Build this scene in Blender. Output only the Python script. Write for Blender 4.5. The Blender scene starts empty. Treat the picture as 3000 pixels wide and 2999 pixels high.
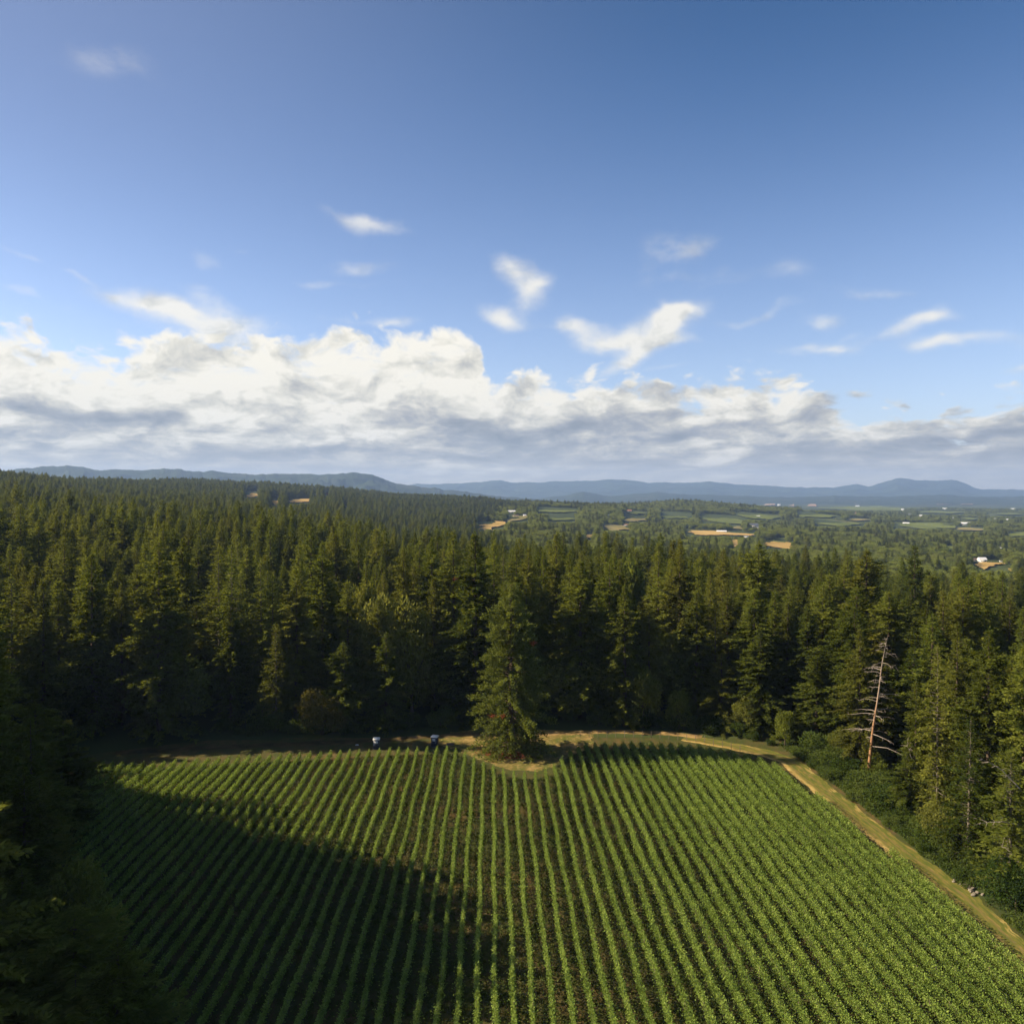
import bpy, math, random
import numpy as np

# ------------------------------------------------------------------ camera
S = bpy.context.scene
C = S.collection
CAM_Z = 63.0
F = 2311.0                                    # focal length in pixels of the 3000 px photograph
PITCH = math.atan(45.0 / F)
cam_d = bpy.data.cameras.new('camera')
cam_d.sensor_fit = 'HORIZONTAL'
cam_d.sensor_width = 36.0
cam_d.lens = 36.0 * F / 3000.0
cam_d.clip_start = 0.5
cam_d.clip_end = 90000.0
cam = bpy.data.objects.new('camera', cam_d)
C.objects.link(cam)
cam.location = (0, 0, CAM_Z)
cam.rotation_euler = (math.pi / 2 - PITCH, 0, 0)
S.camera = cam


def rayd(px, py):
    """direction of a photograph pixel"""
    x, z = (px - 1500.0) / F, -(py - 1499.5) / F
    c, s = math.cos(PITCH), math.sin(PITCH)
    return x, c + z * s, z * c - s


def azel(px, py):
    x, y, z = rayd(px, py)
    return math.atan2(x, y), math.atan2(z, math.hypot(x, y))


def gp(px, py, z=0.0):
    """the point of the level z seen at a photograph pixel"""
    x, y, zz = rayd(px, py)
    t = (z - CAM_Z) / zz
    return x * t, y * t


# ------------------------------------------------------------------ light and exposure
SUN_EL = math.radians(30.0)
SUN_AZ = math.radians(5.0)                   # ahead of straight left
SUN_DIR = (-math.cos(SUN_EL) * math.cos(SUN_AZ), math.cos(SUN_EL) * math.sin(SUN_AZ), math.sin(SUN_EL))
S.view_settings.view_transform = 'Standard'
S.view_settings.look = 'None'
S.view_settings.exposure = 1.05
S.view_settings.gamma = 1.0
S.render.engine = 'CYCLES'
cy = S.cycles
cy.use_denoising = True
cy.max_bounces = 4
cy.diffuse_bounces = 2
cy.glossy_bounces = 1
cy.transmission_bounces = 2
cy.transparent_max_bounces = 4
cy.volume_bounces = 0
cy.use_adaptive_sampling = True
cy.adaptive_threshold = 0.02
cy.sample_clamp_indirect = 4.0

sun_d = bpy.data.lights.new('sun', 'SUN')
sun_d.energy = 5.0
sun_d.angle = math.radians(0.5)
sun_d.color = (1.0, 0.84, 0.60)
sun = bpy.data.objects.new('sun', sun_d)
C.objects.link(sun)
sun.rotation_euler = (math.pi / 2 - SUN_EL, 0, math.atan2(SUN_DIR[1], SUN_DIR[0]) + math.pi / 2)

W = bpy.data.worlds.new('World')
S.world = W
W.use_nodes = True
W.cycles.sampling_method = 'MANUAL'
W.cycles.sample_map_resolution = 1024
WT = W.node_tree
WT.nodes.clear()


class NB:
    """small helper that chains shader nodes"""

    def __init__(self, t):
        self.t = t

    def n(self, kind, **kw):
        o = self.t.nodes.new(kind)
        for k, v in kw.items():
            setattr(o, k, v)
        return o

    def put(self, sock, v):
        if v is None:
            return
        if hasattr(v, 'is_output'):
            self.t.links.new(v, sock)
        else:
            sock.default_value = v

    def m(self, op, a, b=None, c=None, clamp=False):
        o = self.n('ShaderNodeMath', operation=op, use_clamp=clamp)
        for s, v in zip(o.inputs, (a, b, c)):
            self.put(s, v)
        return o.outputs[0]

    def v(self, op, a, b=None, out=0):
        o = self.n('ShaderNodeVectorMath', operation=op)
        self.put(o.inputs[0], a)
        self.put(o.inputs[1], b)
        return o.outputs[out]

    def xyz(self, x, y, z=0.0):
        o = self.n('ShaderNodeCombineXYZ')
        for s, v in zip(o.inputs, (x, y, z)):
            self.put(s, v)
        return o.outputs[0]

    def noise(self, vec, scale, detail=5.0, rough=0.5, dist=0.0, dim='2D', w=None, lac=2.0):
        o = self.n('ShaderNodeTexNoise', noise_dimensions=dim)
        self.put(o.inputs['Vector'], vec)
        o.inputs['Scale'].default_value = scale
        o.inputs['Detail'].default_value = detail
        o.inputs['Roughness'].default_value = rough
        o.inputs['Distortion'].default_value = dist
        o.inputs['Lacunarity'].default_value = lac
        return o.outputs[0]

    def mix(self, f, a, b, blend='MIX'):
        o = self.n('ShaderNodeMix', data_type='RGBA', blend_type=blend)
        self.put(o.inputs[0], f)
        self.put(o.inputs[6], a if hasattr(a, 'is_output') else tuple(a) + (1,) * (4 - len(a)))
        self.put(o.inputs[7], b if hasattr(b, 'is_output') else tuple(b) + (1,) * (4 - len(b)))
        return o.outputs[2]

    def ramp(self, f, stops, interp='LINEAR'):
        o = self.n('ShaderNodeValToRGB')
        o.color_ramp.interpolation = interp
        el = o.color_ramp.elements
        while len(el) < len(stops):
            el.new(0.5)
        for e, (p, c) in zip(el, stops):
            e.position = p
            e.color = tuple(c) + (1,) * (4 - len(c)) if hasattr(c, '__len__') else (c, c, c, 1)
        self.put(o.inputs[0], f)
        return o.outputs[0]

    def sstep(self, v, a, b):
        o = self.n('ShaderNodeMapRange', interpolation_type='SMOOTHSTEP')
        self.put(o.inputs[0], v)
        o.inputs[1].default_value = a
        o.inputs[2].default_value = b
        return o.outputs[0]

    def curve(self, v, pts, x0, x1, y0, y1):
        """a function given by points"""
        o = self.n('ShaderNodeFloatCurve')
        cu = o.mapping.curves[0]
        pp = [((x - x0) / (x1 - x0), (y - y0) / (y1 - y0)) for x, y in pts]
        while len(cu.points) < len(pp):
            cu.points.new(0.5, 0.5)
        for q, (a, b) in zip(cu.points, pp):
            q.location = (a, b)
            q.handle_type = 'AUTO_CLAMPED'
        o.mapping.update()
        t = self.m('DIVIDE', self.m('SUBTRACT', v, x0), x1 - x0, clamp=True)
        self.put(o.inputs['Value'], t)
        return self.m('ADD', self.m('MULTIPLY', o.outputs[0], y1 - y0), y0)


# ------------------------------------------------------------------ sky with clouds
nb = NB(WT)
tc = nb.n('ShaderNodeTexCoord')
sep = nb.n('ShaderNodeSeparateXYZ')
WT.links.new(tc.outputs['Generated'], sep.inputs[0])
X, Y, Z = sep.outputs
az = nb.m('ARCTAN2', X, Y)
el = nb.m('ARCSINE', nb.m('MAXIMUM', nb.m('MINIMUM', Z, 0.9999), -0.9999))
sky = nb.n('ShaderNodeTexSky', sky_type='NISHITA')
sky.sun_disc = False
sky.sun_elevation = SUN_EL
sky.sun_rotation = math.atan2(SUN_DIR[0], SUN_DIR[1])
sky.altitude = 100
sky.air_density = 1.0
sky.dust_density = 0.6
sky.ozone_density = 1.6
skyc = nb.n('ShaderNodeHueSaturation')
WT.links.new(nb.curve(el, [(-.2, .9), (0.0, .92), (.14, .98), (.32, 1.12), (.58, 1.34), (1.57, 1.4)], -.2, 1.57, 0, 2), skyc.inputs['Saturation'])
WT.links.new(sky.outputs[0], skyc.inputs['Color'])
# clear air high up and away from the sun is deeper
grade = nb.curve(el, [(-.2, 1.45), (0.0, 1.45), (.12, 1.38), (.25, 1.26), (.40, 1.02), (.58, .74), (.8, .40), (1.57, .30)], -.2, 1.57, 0, 2)
skyg = nb.v('SCALE', skyc.outputs[0])
WT.links.new(grade, skyg.node.inputs['Scale'])
skyt = nb.v('MULTIPLY', skyg, (1.0, .96, 1.08))
sidef = nb.m('MULTIPLY', nb.sstep(az, 0.35, -0.75), nb.sstep(el, 0.06, 0.55))
skyt = nb.mix(nb.m('MULTIPLY', sidef, .45), skyt, (2.7, 3.0, 4.3))

elp = nb.m('MAXIMUM', el, -0.02)
cx = nb.m('MULTIPLY', az, 6.0)
cyy = nb.m('MULTIPLY', nb.m('LOGARITHM', nb.m('ADD', elp, 0.05), math.e), 2.0)
Q = nb.xyz(cx, cyy, 0.0)
warp = nb.n('ShaderNodeTexNoise', noise_dimensions='2D')
warp.inputs['Scale'].default_value = 1.6
warp.inputs['Detail'].default_value = 3
WT.links.new(Q, warp.inputs['Vector'])
wv = nb.v('SUBTRACT', warp.outputs['Color'], (.5, .5, .5))
wsc = nb.v('SCALE', wv)
wsc.node.inputs['Scale'].default_value = 0.32
QW = nb.v('ADD', Q, wsc)
nA = nb.noise(QW, 1.9, 7, .60)
nB = nb.noise(nb.v('ADD', QW, (0.11, -0.16, 0.0)), 1.9, 7, .60)
nC = nb.noise(nb.v('ADD', Q, (7.3, 2.1, 4.0)), 4.2, 7, .6)
nW = nb.noise(nb.v('MULTIPLY', QW, (1.0, 1.5, 1.0)), 4.2, 7, .64)
bill = nb.n('ShaderNodeTexVoronoi', feature='SMOOTH_F1', voronoi_dimensions='2D')
bill.inputs['Scale'].default_value = 4.5
bill.inputs['Detail'].default_value = 2
bill.inputs['Smoothness'].default_value = 0.5
WT.links.new(QW, bill.inputs['Vector'])
puff = nb.m('SUBTRACT', .5, bill.outputs['Distance'])

# upper outline of the cloud bank, by azimuth
TOP = [(-2500, 700), (-700, 860), (-300, 930), (0, 955), (200, 1010), (360, 1000), (500, 960), (640, 975), (800, 968), (950, 985), (1100, 968), (1250, 962),
       (1370, 965), (1410, 1010), (1450, 1090), (1520, 1085), (1570, 1072), (1640, 1085), (1750, 1098), (1790, 1135), (1900, 1105), (2050, 1112), (2180, 1108),
       (2380, 1118), (2430, 1160), (2560, 1178), (2700, 1190), (2850, 1172), (3000, 1176), (3500, 1150), (5500, 1300)]
tp = [azel(a, b - (26 if a < 1440 else 8)) for a, b in TOP]
top = nb.curve(az, [(-3.2, .2)] + tp + [(3.2, .12)], -3.2, 3.2, 0.0, 0.6)
amp = nb.m('ADD', nb.m('MULTIPLY', nb.m('SUBTRACT', nA, .5), .10), nb.m('MULTIPLY', puff, .035))
t = nb.m('ADD', nb.m('SUBTRACT', top, elp), amp)
bank = nb.sstep(t, -0.004, 0.022)
# the thin veil at the left edge of the bank is broken
holes = nb.m('MULTIPLY', nb.sstep(nW, .50, .30), nb.m('MULTIPLY', nb.sstep(t, .06, .0), nb.sstep(az, -.02, -.12)))
bank = nb.m('MULTIPLY', bank, nb.m('SUBTRACT', 1.0, nb.m('MULTIPLY', holes, .8)))


def blobs(lst, vec):
    """sum of soft ellipses; each is (x, y, half width, half height, strength, tilt) in photograph pixels.
    Each is exp(a quadratic form of the direction's azimuth and elevation)."""
    acc = None
    for k0 in range(0, len(lst), 6):
        if acc is not None:                       # evaluated group after group: keeps the shader's stack small
            ma = nb.n('ShaderNodeVectorMath', operation='MULTIPLY_ADD')
            WT.links.new(acc, ma.inputs[0])
            ma.inputs[1].default_value = (1e-7, 1e-7, 1e-7)
            WT.links.new(vec, ma.inputs[2])
            vec = ma.outputs[0]
        sp = nb.n('ShaderNodeSeparateXYZ')
        WT.links.new(vec, sp.inputs[0])
        x_, y_ = sp.outputs[0], sp.outputs[1]
        lin = nb.xyz(x_, y_, 1.0)
        qua = nb.xyz(nb.m('MULTIPLY', x_, x_), nb.m('MULTIPLY', x_, y_), nb.m('MULTIPLY', y_, y_))
        for b in lst[k0:k0 + 6]:
            x, y, w, h, s = b[:5]
            th = math.radians(b[5]) if len(b) > 5 else 0.0
            a, e = azel(x, y)
            k = math.cos(a)
            iw, ih = (F / (w * k)) ** 2, (F / (h * k)) ** 2
            c_, s_ = math.cos(th), math.sin(th)
            A = iw * c_ * c_ + ih * s_ * s_
            B = 2 * c_ * s_ * (iw - ih)
            D = iw * s_ * s_ + ih * c_ * c_
            g = -1.15
            d1 = nb.v('DOT_PRODUCT', qua, (g * A, g * B, g * D), out=1)
            d2 = nb.v('DOT_PRODUCT', lin, (g * (-2 * A * a - B * e), g * (-2 * D * e - B * a), g * (A * a * a + B * a * e + D * e * e)), out=1)
            ex = nb.m('EXPONENT', nb.m('ADD', d1, d2))
            acc = nb.m('MULTIPLY', ex, s) if acc is None else nb.m('MULTIPLY_ADD', ex, s, acc)
    return acc


P = nb.xyz(az, el, 0.0)
nR = nb.noise(nb.v('MULTIPLY', P, (13.0, 24.0, 1.0)), 1.0, 7, .62)
pw = nb.v('SCALE', wv)
pw.node.inputs['Scale'].default_value = 0.045
PW = nb.v('ADD', P, pw)
WISPS = [(1090, 660, 130, 30, .50, -8), (1035, 640, 70, 18, .3, -12), (1050, 792, 95, 26, .55), (585, 768, 60, 28, .34, -20), (728, 745, 38, 10, .3), (80, 752, 48, 10, .48, -18),
         (230, 818, 42, 9, .34, -16), (85, 858, 55, 11, .36, -16), (110, 935, 45, 10, .4, -16), (210, 900, 34, 14, .28), (330, 870, 32, 12, .28),
         (480, 905, 170, 34, .62, -8), (610, 880, 90, 30, .5, -20), (560, 940, 190, 40, .62, -12), (740, 955, 120, 40, .55), (640, 1000, 160, 40, .45, -10),
         (1160, 950, 75, 13, .7), (1500, 790, 62, 38, .85, -20), (1560, 835, 52, 28, .68, 25), (1470, 910, 60, 30, .5), (1495, 935, 65, 24, .66, -10), (1545, 880, 45, 40, .4),
         (1690, 965, 95, 32, .85, -4), (1840, 990, 80, 40, .95), (1900, 1020, 120, 30, .75, 25), (2005, 920, 85, 34, .98, 12), (1960, 950, 55, 60, .8, 40), (1800, 1075, 70, 26, .7, 30),
         (1750, 1010, 70, 28, .6), (2050, 728, 60, 22, .46, 6), (1980, 700, 110, 40, .28), (1930, 760, 110, 50, .26, 20), (2000, 812, 130, 40, .22), (2150, 790, 90, 24, .2), (2330, 800, 90, 40, .26),
         (2230, 915, 110, 15, .52, 10), (2385, 940, 66, 26, .66), (2330, 1010, 120, 16, .42, -10), (2440, 1022, 78, 20, .64, -8), (2555, 850, 130, 22, .4, -4),
         (2650, 960, 95, 30, .72, 22), (2740, 930, 60, 20, .58), (2755, 1018, 100, 28, .86, 4), (2890, 985, 90, 20, .34), (2960, 1080, 55, 16, .55, 14), (2990, 1140, 45, 14, .5), (2460, 990, 60, 16, .3),
         (270, 170, 120, 50, .27, 14), (420, 205, 100, 46, .14, -20), (830, 670, 60, 16, .16), (920, 835, 45, 16, .3), (1130, 850, 260, 14, .2), (1950, 1085, 110, 8, .24), (2010, 1010, 70, 14, .3),
         (1000, 940, 100, 20, .3), (3100, 1000, 120, 40, .4)]
bl = blobs(WISPS, PW)
wis = nb.m('MULTIPLY', nb.sstep(nb.m('ADD', bl, nb.m('MULTIPLY', nb.m('SUBTRACT', nR, .5), 2.1)), -.10, 1.15), nb.sstep(bl, .03, .26))
wis = nb.m('MULTIPLY', wis, nb.m('MINIMUM', nb.m('ADD', nb.m('MULTIPLY', bl, .85), .04), 0.86))
cover = nb.m('MAXIMUM', bank, wis)

# light and shade of the cloud masses
DARK = [(90, 1195, 330, 40, .55, -6), (330, 1235, 330, 22, .4, -3), (1030, 1170, 130, 26, .38, -6), (870, 1140, 60, 16, .25), (1300, 1210, 110, 60, .5, -20), (1450, 1260, 160, 50, .55, -4), (1650, 1280, 420, 34, .62, 2), (1850, 1225, 220, 34, .42, 6),
        (1930, 1135, 150, 16, .45, -4), (2150, 1250, 300, 18, .4, 5), (2430, 1190, 60, 40, .3), (2520, 1170, 90, 20, .3), (2700, 1310, 420, 36, .42, 2), (2900, 1210, 180, 30, .3), (2950, 1270, 200, 30, .35),
        (400, 1335, 500, 16, .34), (820, 1080, 110, 12, .12), (1500, 1130, 70, 18, .15), (1120, 1330, 500, 14, .3), (2250, 1345, 700, 16, .3), (3000, 1340, 300, 20, .3), (0, 1290, 300, 16, .25), (2980, 1180, 200, 16, .3)]
LITE = [(300, 1090, 520, 80, .35), (1100, 1050, 300, 60, .4), (730, 1130, 60, 40, .5), (1010, 1225, 70, 26, .6), (1350, 1150, 110, 34, .6), (1640, 1100, 130, 26, .5), (2300, 1155, 110, 30, .45), (2130, 1215, 120, 18, .35),
        (1680, 1170, 80, 20, .3), (2110, 1340, 90, 14, .6), (2000, 1270, 150, 12, .3), (2500, 1270, 160, 16, .34), (2850, 1240, 60, 20, .4), (700, 1280, 400, 14, .25), (1950, 1345, 100, 12, .4), (1250, 1375, 300, 10, .3), (2880, 1350, 160, 8, .3), (900, 1180, 120, 20, .4),
        (2200, 1360, 60, 10, .3)]
dk = blobs(DARK, PW)
lt = blobs(LITE, PW)
rel = nb.m('SUBTRACT', nB, nA)
lit = nb.m('MULTIPLY', rel, 1.45)
base = nb.curve(el, [(-.1, .48), (0.0, .52), (.03, .56), (.055, .66), (.09, .83), (.14, .92), (.3, .93), (1.57, .93)], -.1, 1.57, 0, 1)
near_top = nb.m('MULTIPLY', nb.sstep(t, .035, .0), .14)
base = nb.m('SUBTRACT', base, nb.m('MULTIPLY', nb.sstep(az, .0, .35), .03))
sh = nb.m('ADD', base, nb.m('ADD', lit, near_top))
sh = nb.m('ADD', sh, nb.m('MULTIPLY', nb.m('SUBTRACT', nC, .5), nb.curve(el, [(-.1, .55), (.06, .6), (.13, .38), (.3, .2), (1.57, .2)], -.1, 1.57, 0, 1)))
sh = nb.m('ADD', sh, nb.m('MULTIPLY', puff, .22))
nS = nb.noise(nb.xyz(nb.m('MULTIPLY', az, 5.0), nb.m('MULTIPLY', el, 75.0), 0.0), 1.0, 5, .6)
sh = nb.m('ADD', sh, nb.m('MULTIPLY', nb.m('SUBTRACT', nS, .5), nb.m('MULTIPLY', nb.sstep(el, .11, .03), .95)))
sh = nb.m('SUBTRACT', nb.m('ADD', sh, nb.m('MULTIPLY', lt, .52)), nb.m('MULTIPLY', dk, .70), clamp=True)
ccol = nb.ramp(sh, [(0.0, (.29, .315, .34)), (.35, (.43, .44, .45)), (.6, (.64, .62, .56)), (.82, (.88, .84, .72)), (1.0, (1.08, 1.02, .88))])
ccol = nb.v('SCALE', ccol)
ccol.node.inputs['Scale'].default_value = 8.0
final = nb.mix(cover, skyt, ccol)
# pale band of distant air along the horizon
hz = nb.m('MULTIPLY', nb.sstep(el, .075, -.005), .60)
final = nb.mix(hz, final, (8.8, 7.6, 5.7))
bg = nb.n('ShaderNodeBackground')
bg.inputs['Strength'].default_value = 0.061
WT.links.new(final, bg.inputs['Color'])
wo = nb.n('ShaderNodeOutputWorld')
WT.links.new(bg.outputs[0], wo.inputs['Surface'])

# ------------------------------------------------------------------ materials
def material(name, build):
    m = bpy.data.materials.new(name)
    m.use_nodes = True
    t = m.node_tree
    t.nodes.clear()
    b = NB(t)
    out = b.n('ShaderNodeOutputMaterial')
    sh = build(b)
    t.links.new(sh, out.inputs['Surface'])
    return m


def principled(b, col, rough=0.85, spec=0.2, normal=None, trans=None):
    p = b.n('ShaderNodeBsdfPrincipled')
    b.put(p.inputs['Base Color'], col if hasattr(col, 'is_output') else tuple(col) + (1,))
    b.put(p.inputs['Roughness'], rough)
    p.inputs['Specular IOR Level'].default_value = spec
    if normal is not None:
        b.put(p.inputs['Normal'], normal)
    return p.outputs[0]


def plain(name, col, rough=0.8, spec=0.3, var=0.0, scale=3.0):
    def f(b):
        c = col
        if var:
            tcn = b.n('ShaderNodeTexCoord')
            n = b.noise(tcn.outputs['Object'], scale, 4, .6)
            c = b.mix(n, tuple(v * (1 - var) for v in col), tuple(min(1, v * (1 + var)) for v in col))
        return principled(b, c, rough, spec)
    return material(name, f)


def leafy(name, dark, mid, light, brown=None, nscale=0.35, transl=0.42, objrand=0.75):
    """foliage: three greens mixed by a clump noise, shifted from plant to plant"""
    def f(b):
        tcn = b.n('ShaderNodeTexCoord')
        oi = b.n('ShaderNodeObjectInfo')
        geo = b.n('ShaderNodeNewGeometry')
        n1 = b.noise(tcn.outputs['Object'], nscale, 3, .6, dim='3D')
        n2 = geo.outputs['Random Per Island']
        f1 = b.m('ADD', b.m('MULTIPLY', b.m('SUBTRACT', n1, .5), 1.6), b.m('MULTIPLY', b.m('SUBTRACT', n2, .5), .55))
        f1 = b.m('ADD', b.m('ADD', f1, .5), b.m('MULTIPLY', b.m('SUBTRACT', oi.outputs['Random'], .5), objrand), clamp=True)
        c = b.ramp(f1, [(0.0, dark), (.5, mid), (1.0, light)])
        if brown is not None:
            r2 = b.m('FRACT', b.m('MULTIPLY', oi.outputs['Random'], 7.31))
            c = b.mix(b.m('MULTIPLY', b.m('POWER', r2, 2.5), .5), c, brown)
        d = b.n('ShaderNodeBsdfDiffuse')
        b.put(d.inputs['Color'], c)
        tr = b.n('ShaderNodeBsdfTranslucent')
        b.put(tr.inputs['Color'], b.mix(.5, c, (light[0] * 1.3, light[1] * 1.25, light[2] * .6)))
        mx = b.n('ShaderNodeMixShader')
        mx.inputs[0].default_value = transl
        b.t.links.new(d.outputs[0], mx.inputs[1])
        b.t.links.new(tr.outputs[0], mx.inputs[2])
        return mx.outputs[0]
    return material(name, f)


M = {}
M['conifer'] = leafy('conifer needles', (.030, .046, .011), (.108, .140, .024), (.215, .235, .042), brown=(.175, .150, .035), nscale=.16)
M['farconifer'] = leafy('far conifer needles', (.014, .026, .010), (.026, .046, .014), (.052, .076, .022), brown=(.055, .050, .018), nscale=.10, transl=.15)
M['oak'] = leafy('oak leaves', (.060, .084, .018), (.160, .195, .036), (.290, .320, .062), brown=(.140, .125, .042), nscale=.22)
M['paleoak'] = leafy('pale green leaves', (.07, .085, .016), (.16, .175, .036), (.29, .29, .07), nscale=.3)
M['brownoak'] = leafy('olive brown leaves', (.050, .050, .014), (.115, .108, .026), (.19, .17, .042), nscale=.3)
M['bush'] = leafy('shrub leaves', (.026, .048, .012), (.070, .105, .024), (.130, .165, .040), nscale=.3)
M['vine'] = leafy('vine leaves', (.074, .114, .024), (.184, .262, .052), (.315, .390, .088), nscale=.8, transl=.3, objrand=.25)
M['weed'] = leafy('weeds', (.050, .060, .016), (.085, .115, .026), (.160, .150, .048), brown=None, nscale=.25, transl=.15)
M['bark'] = plain('bark', (.10, .075, .055), .9, .1, .4, 2.0)
M['greybark'] = plain('bleached dead wood', (.38, .32, .26), .8, .2, .3, 1.0)
M['palebark'] = plain('lichened bark', (.14, .12, .09), .9, .1, .4, 1.5)


def dead_bark(b):
    o = b.n('ShaderNodeTexCoord').outputs['Object']
    sp_ = b.n('ShaderNodeSeparateXYZ')
    b.t.links.new(o, sp_.inputs[0])
    n = b.noise(b.v('MULTIPLY', o, (4, 4, .8)), 1.0, 5, .6)
    peeled = b.sstep(b.m('ADD', b.m('MULTIPLY', sp_.outputs[2], -.06), b.m('MULTIPLY', n, 1.6)), -.75, .15)
    c = b.mix(peeled, (.34, .28, .22), (.36, .19, .09))
    return principled(b, b.mix(b.m('MULTIPLY', n, .5), c, (.16, .12, .09)), .9, .1)


M['rustbark'] = material('weathered dead bark', dead_bark)
M['redtwig'] = plain('red brown dead twigs', (.26, .075, .032), .9, .1, .4, 2.0)
M['post'] = plain('weathered wood', (.20, .16, .12), .9, .1, .3, 3.0)
M['white'] = plain('white paint', (.78, .78, .76), .5, .3, .05)
M['bluegrey'] = plain('dark blue plastic', (.03, .045, .085), .5, .4, .1)
M['vent'] = plain('pale panel', (.62, .64, .68), .5, .3, .05)
M['stone'] = plain('pale stone', (.22, .19, .15), .9, .2, .3, 5.0)


# ------------------------------------------------------------------ mesh helpers
def mesh_obj(name, co, faces, mat, parent=None, smooth=False):
    """faces: (n,k) int array, or a list of such arrays"""
    me = bpy.data.meshes.new(name)
    if not isinstance(faces, list):
        faces = [faces]
    faces = [f for f in faces if len(f)]
    me.vertices.add(len(co))
    me.vertices.foreach_set('co', np.asarray(co, dtype=np.float32).ravel())
    loops = np.concatenate([f.ravel() for f in faces]).astype(np.int32)
    sizes = np.concatenate([np.full(len(f), f.shape[1]) for f in faces])
    starts = np.concatenate([[0], np.cumsum(sizes)[:-1]]).astype(np.int32)
    me.loops.add(len(loops))
    me.loops.foreach_set('vertex_index', loops)
    me.polygons.add(len(sizes))
    me.polygons.foreach_set('loop_start', starts)
    if smooth:
        me.polygons.foreach_set('use_smooth', np.ones(len(sizes), dtype=bool))
    me.update(calc_edges=True)
    me.materials.append(mat)
    o = bpy.data.objects.new(name, me)
    C.objects.link(o)
    if parent is not None:
        o.parent = parent
    return o


def structure(o):
    o['kind'] = 'structure'
    return o


def tag(o, label, cat, group=None):
    o['label'] = label
    o['category'] = cat
    if group:
        o['group'] = group
    return o


def empty(name, loc, rz=0.0, sc=1.0):
    o = bpy.data.objects.new(name, None)
    C.objects.link(o)
    o.location = loc
    o.rotation_euler = (0, 0, rz)
    o.scale = (sc, sc, sc) if not hasattr(sc, '__len__') else sc
    o.empty_display_size = 1
    return o


def tubes(segs, sides=6):
    """tapered tubes; segs = [(p0, p1, r0, r1), ...] -> co, faces"""
    a = np.array([s[0] for s in segs], float)
    b = np.array([s[1] for s in segs], float)
    r0 = np.array([s[2] for s in segs], float)
    r1 = np.array([s[3] for s in segs], float)
    d = b - a
    d /= np.linalg.norm(d, axis=1, keepdims=True) + 1e-9
    ref = np.where(np.abs(d[:, 2:3]) > .9, np.array([[1., 0, 0]]), np.array([[0, 0, 1.]]))
    u = np.cross(d, ref)
    u /= np.linalg.norm(u, axis=1, keepdims=True) + 1e-9
    v = np.cross(d, u)
    th = np.arange(sides) * 2 * np.pi / sides
    ring = np.cos(th)[None, :, None] * u[:, None, :] + np.sin(th)[None, :, None] * v[:, None, :]
    co = np.concatenate([a[:, None, :] + ring * r0[:, None, None], b[:, None, :] + ring * r1[:, None, None]], axis=1)
    n = len(segs)
    base = (np.arange(n) * 2 * sides)[:, None, None]
    i = np.arange(sides)
    j = (i + 1) % sides
    q = np.stack([i, j, j + sides, i + sides], axis=1)[None] + base
    return co.reshape(-1, 3), q.reshape(-1, 4)


def leaf_quads(pos, direc, length, width, rng, twist=1.0):
    """kite shaped leaves/sprays lying along direc"""
    n = len(pos)
    direc = direc / (np.linalg.norm(direc, axis=1, keepdims=True) + 1e-9)
    r = rng.normal(size=(n, 3)) * twist + np.array([0, 0, 1.0])
    side = np.cross(direc, r)
    side /= np.linalg.norm(side, axis=1, keepdims=True) + 1e-9
    L = np.asarray(length).reshape(-1, 1) * np.ones((n, 1))
    Wd = np.asarray(width).reshape(-1, 1) * np.ones((n, 1))
    p0 = pos
    p1 = pos + direc * L * .45 + side * Wd * .5
    p2 = pos + direc * L
    p3 = pos + direc * L * .45 - side * Wd * .5
    co = np.stack([p0, p1, p2, p3], axis=1).reshape(-1, 3)
    return co, np.arange(4 * n).reshape(n, 4)


# ------------------------------------------------------------------ terrain
TD = np.array([218, 245, 350, 500, 700, 1000, 1400, 2000, 2600, 3200, 4500, 6500, 12000, 40000], float)
TP = np.array([-2500, -600, 0, 300, 520, 750, 950, 1200, 1500, 1750, 2000, 2300, 2700, 3100, 5500], float)
TH = np.array([
    [0, 6, 14, 20, 30, 45, 70, 100, 100, 80, 70, 60, -30, -60],
    [0, 6, 14, 20, 30, 45, 70, 100, 100, 80, 70, 60, -30, -60],
    [0, 3, 12, 18, 28, 38, 54, 84, 84, 84, 78, 60, -40, -60],
    [0, 2, 8, 12, 18, 26, 36, 58, 86, 78, 80, 60, -40, -60],
    [0, 1, 6, 10, 15, 22, 30, 45, 75, 100, 80, 60, -40, -60],
    [0, 0, 5, 8, 12, 15, 22, 40, 60, 90, 75, 50, -40, -60],
    [0, 0, 3, 5, 6, 5, 10, 30, 56, 74, 60, 30, -45, -60],
    [0, 0, -2, -6, -10, -15, -15, 0, 25, 40, 45, 0, -50, -60],
    [0, 0, -4, -8, -14, -20, -24, -10, 13, 30, 20, -20, -50, -60],
    [0, 0, -4, -8, -16, -25, -30, -28, -12, 20, 5, -20, -50, -60],
    [0, 0, -5, -10, -18, -30, -38, -42, -42, -35, 30, -30, -50, -60],
    [0, 0, -8, -14, -22, -34, -42, -48, -50, -50, -8, -50, -50, -60],
    [0, 0, -14, -22, -32, -42, -50, -55, -58, -58, -58, -58, -58, -60],
    [0, 0, -18, -28, -38, -46, -52, -56, -60, -60, -60, -60, -60, -60],
    [0, 0, -18, -28, -38, -46, -52, -56, -60, -60, -60, -60, -60, -60]], float)
TA = np.arctan((TP - 1500) / F)
TL = np.log(TD)


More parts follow.
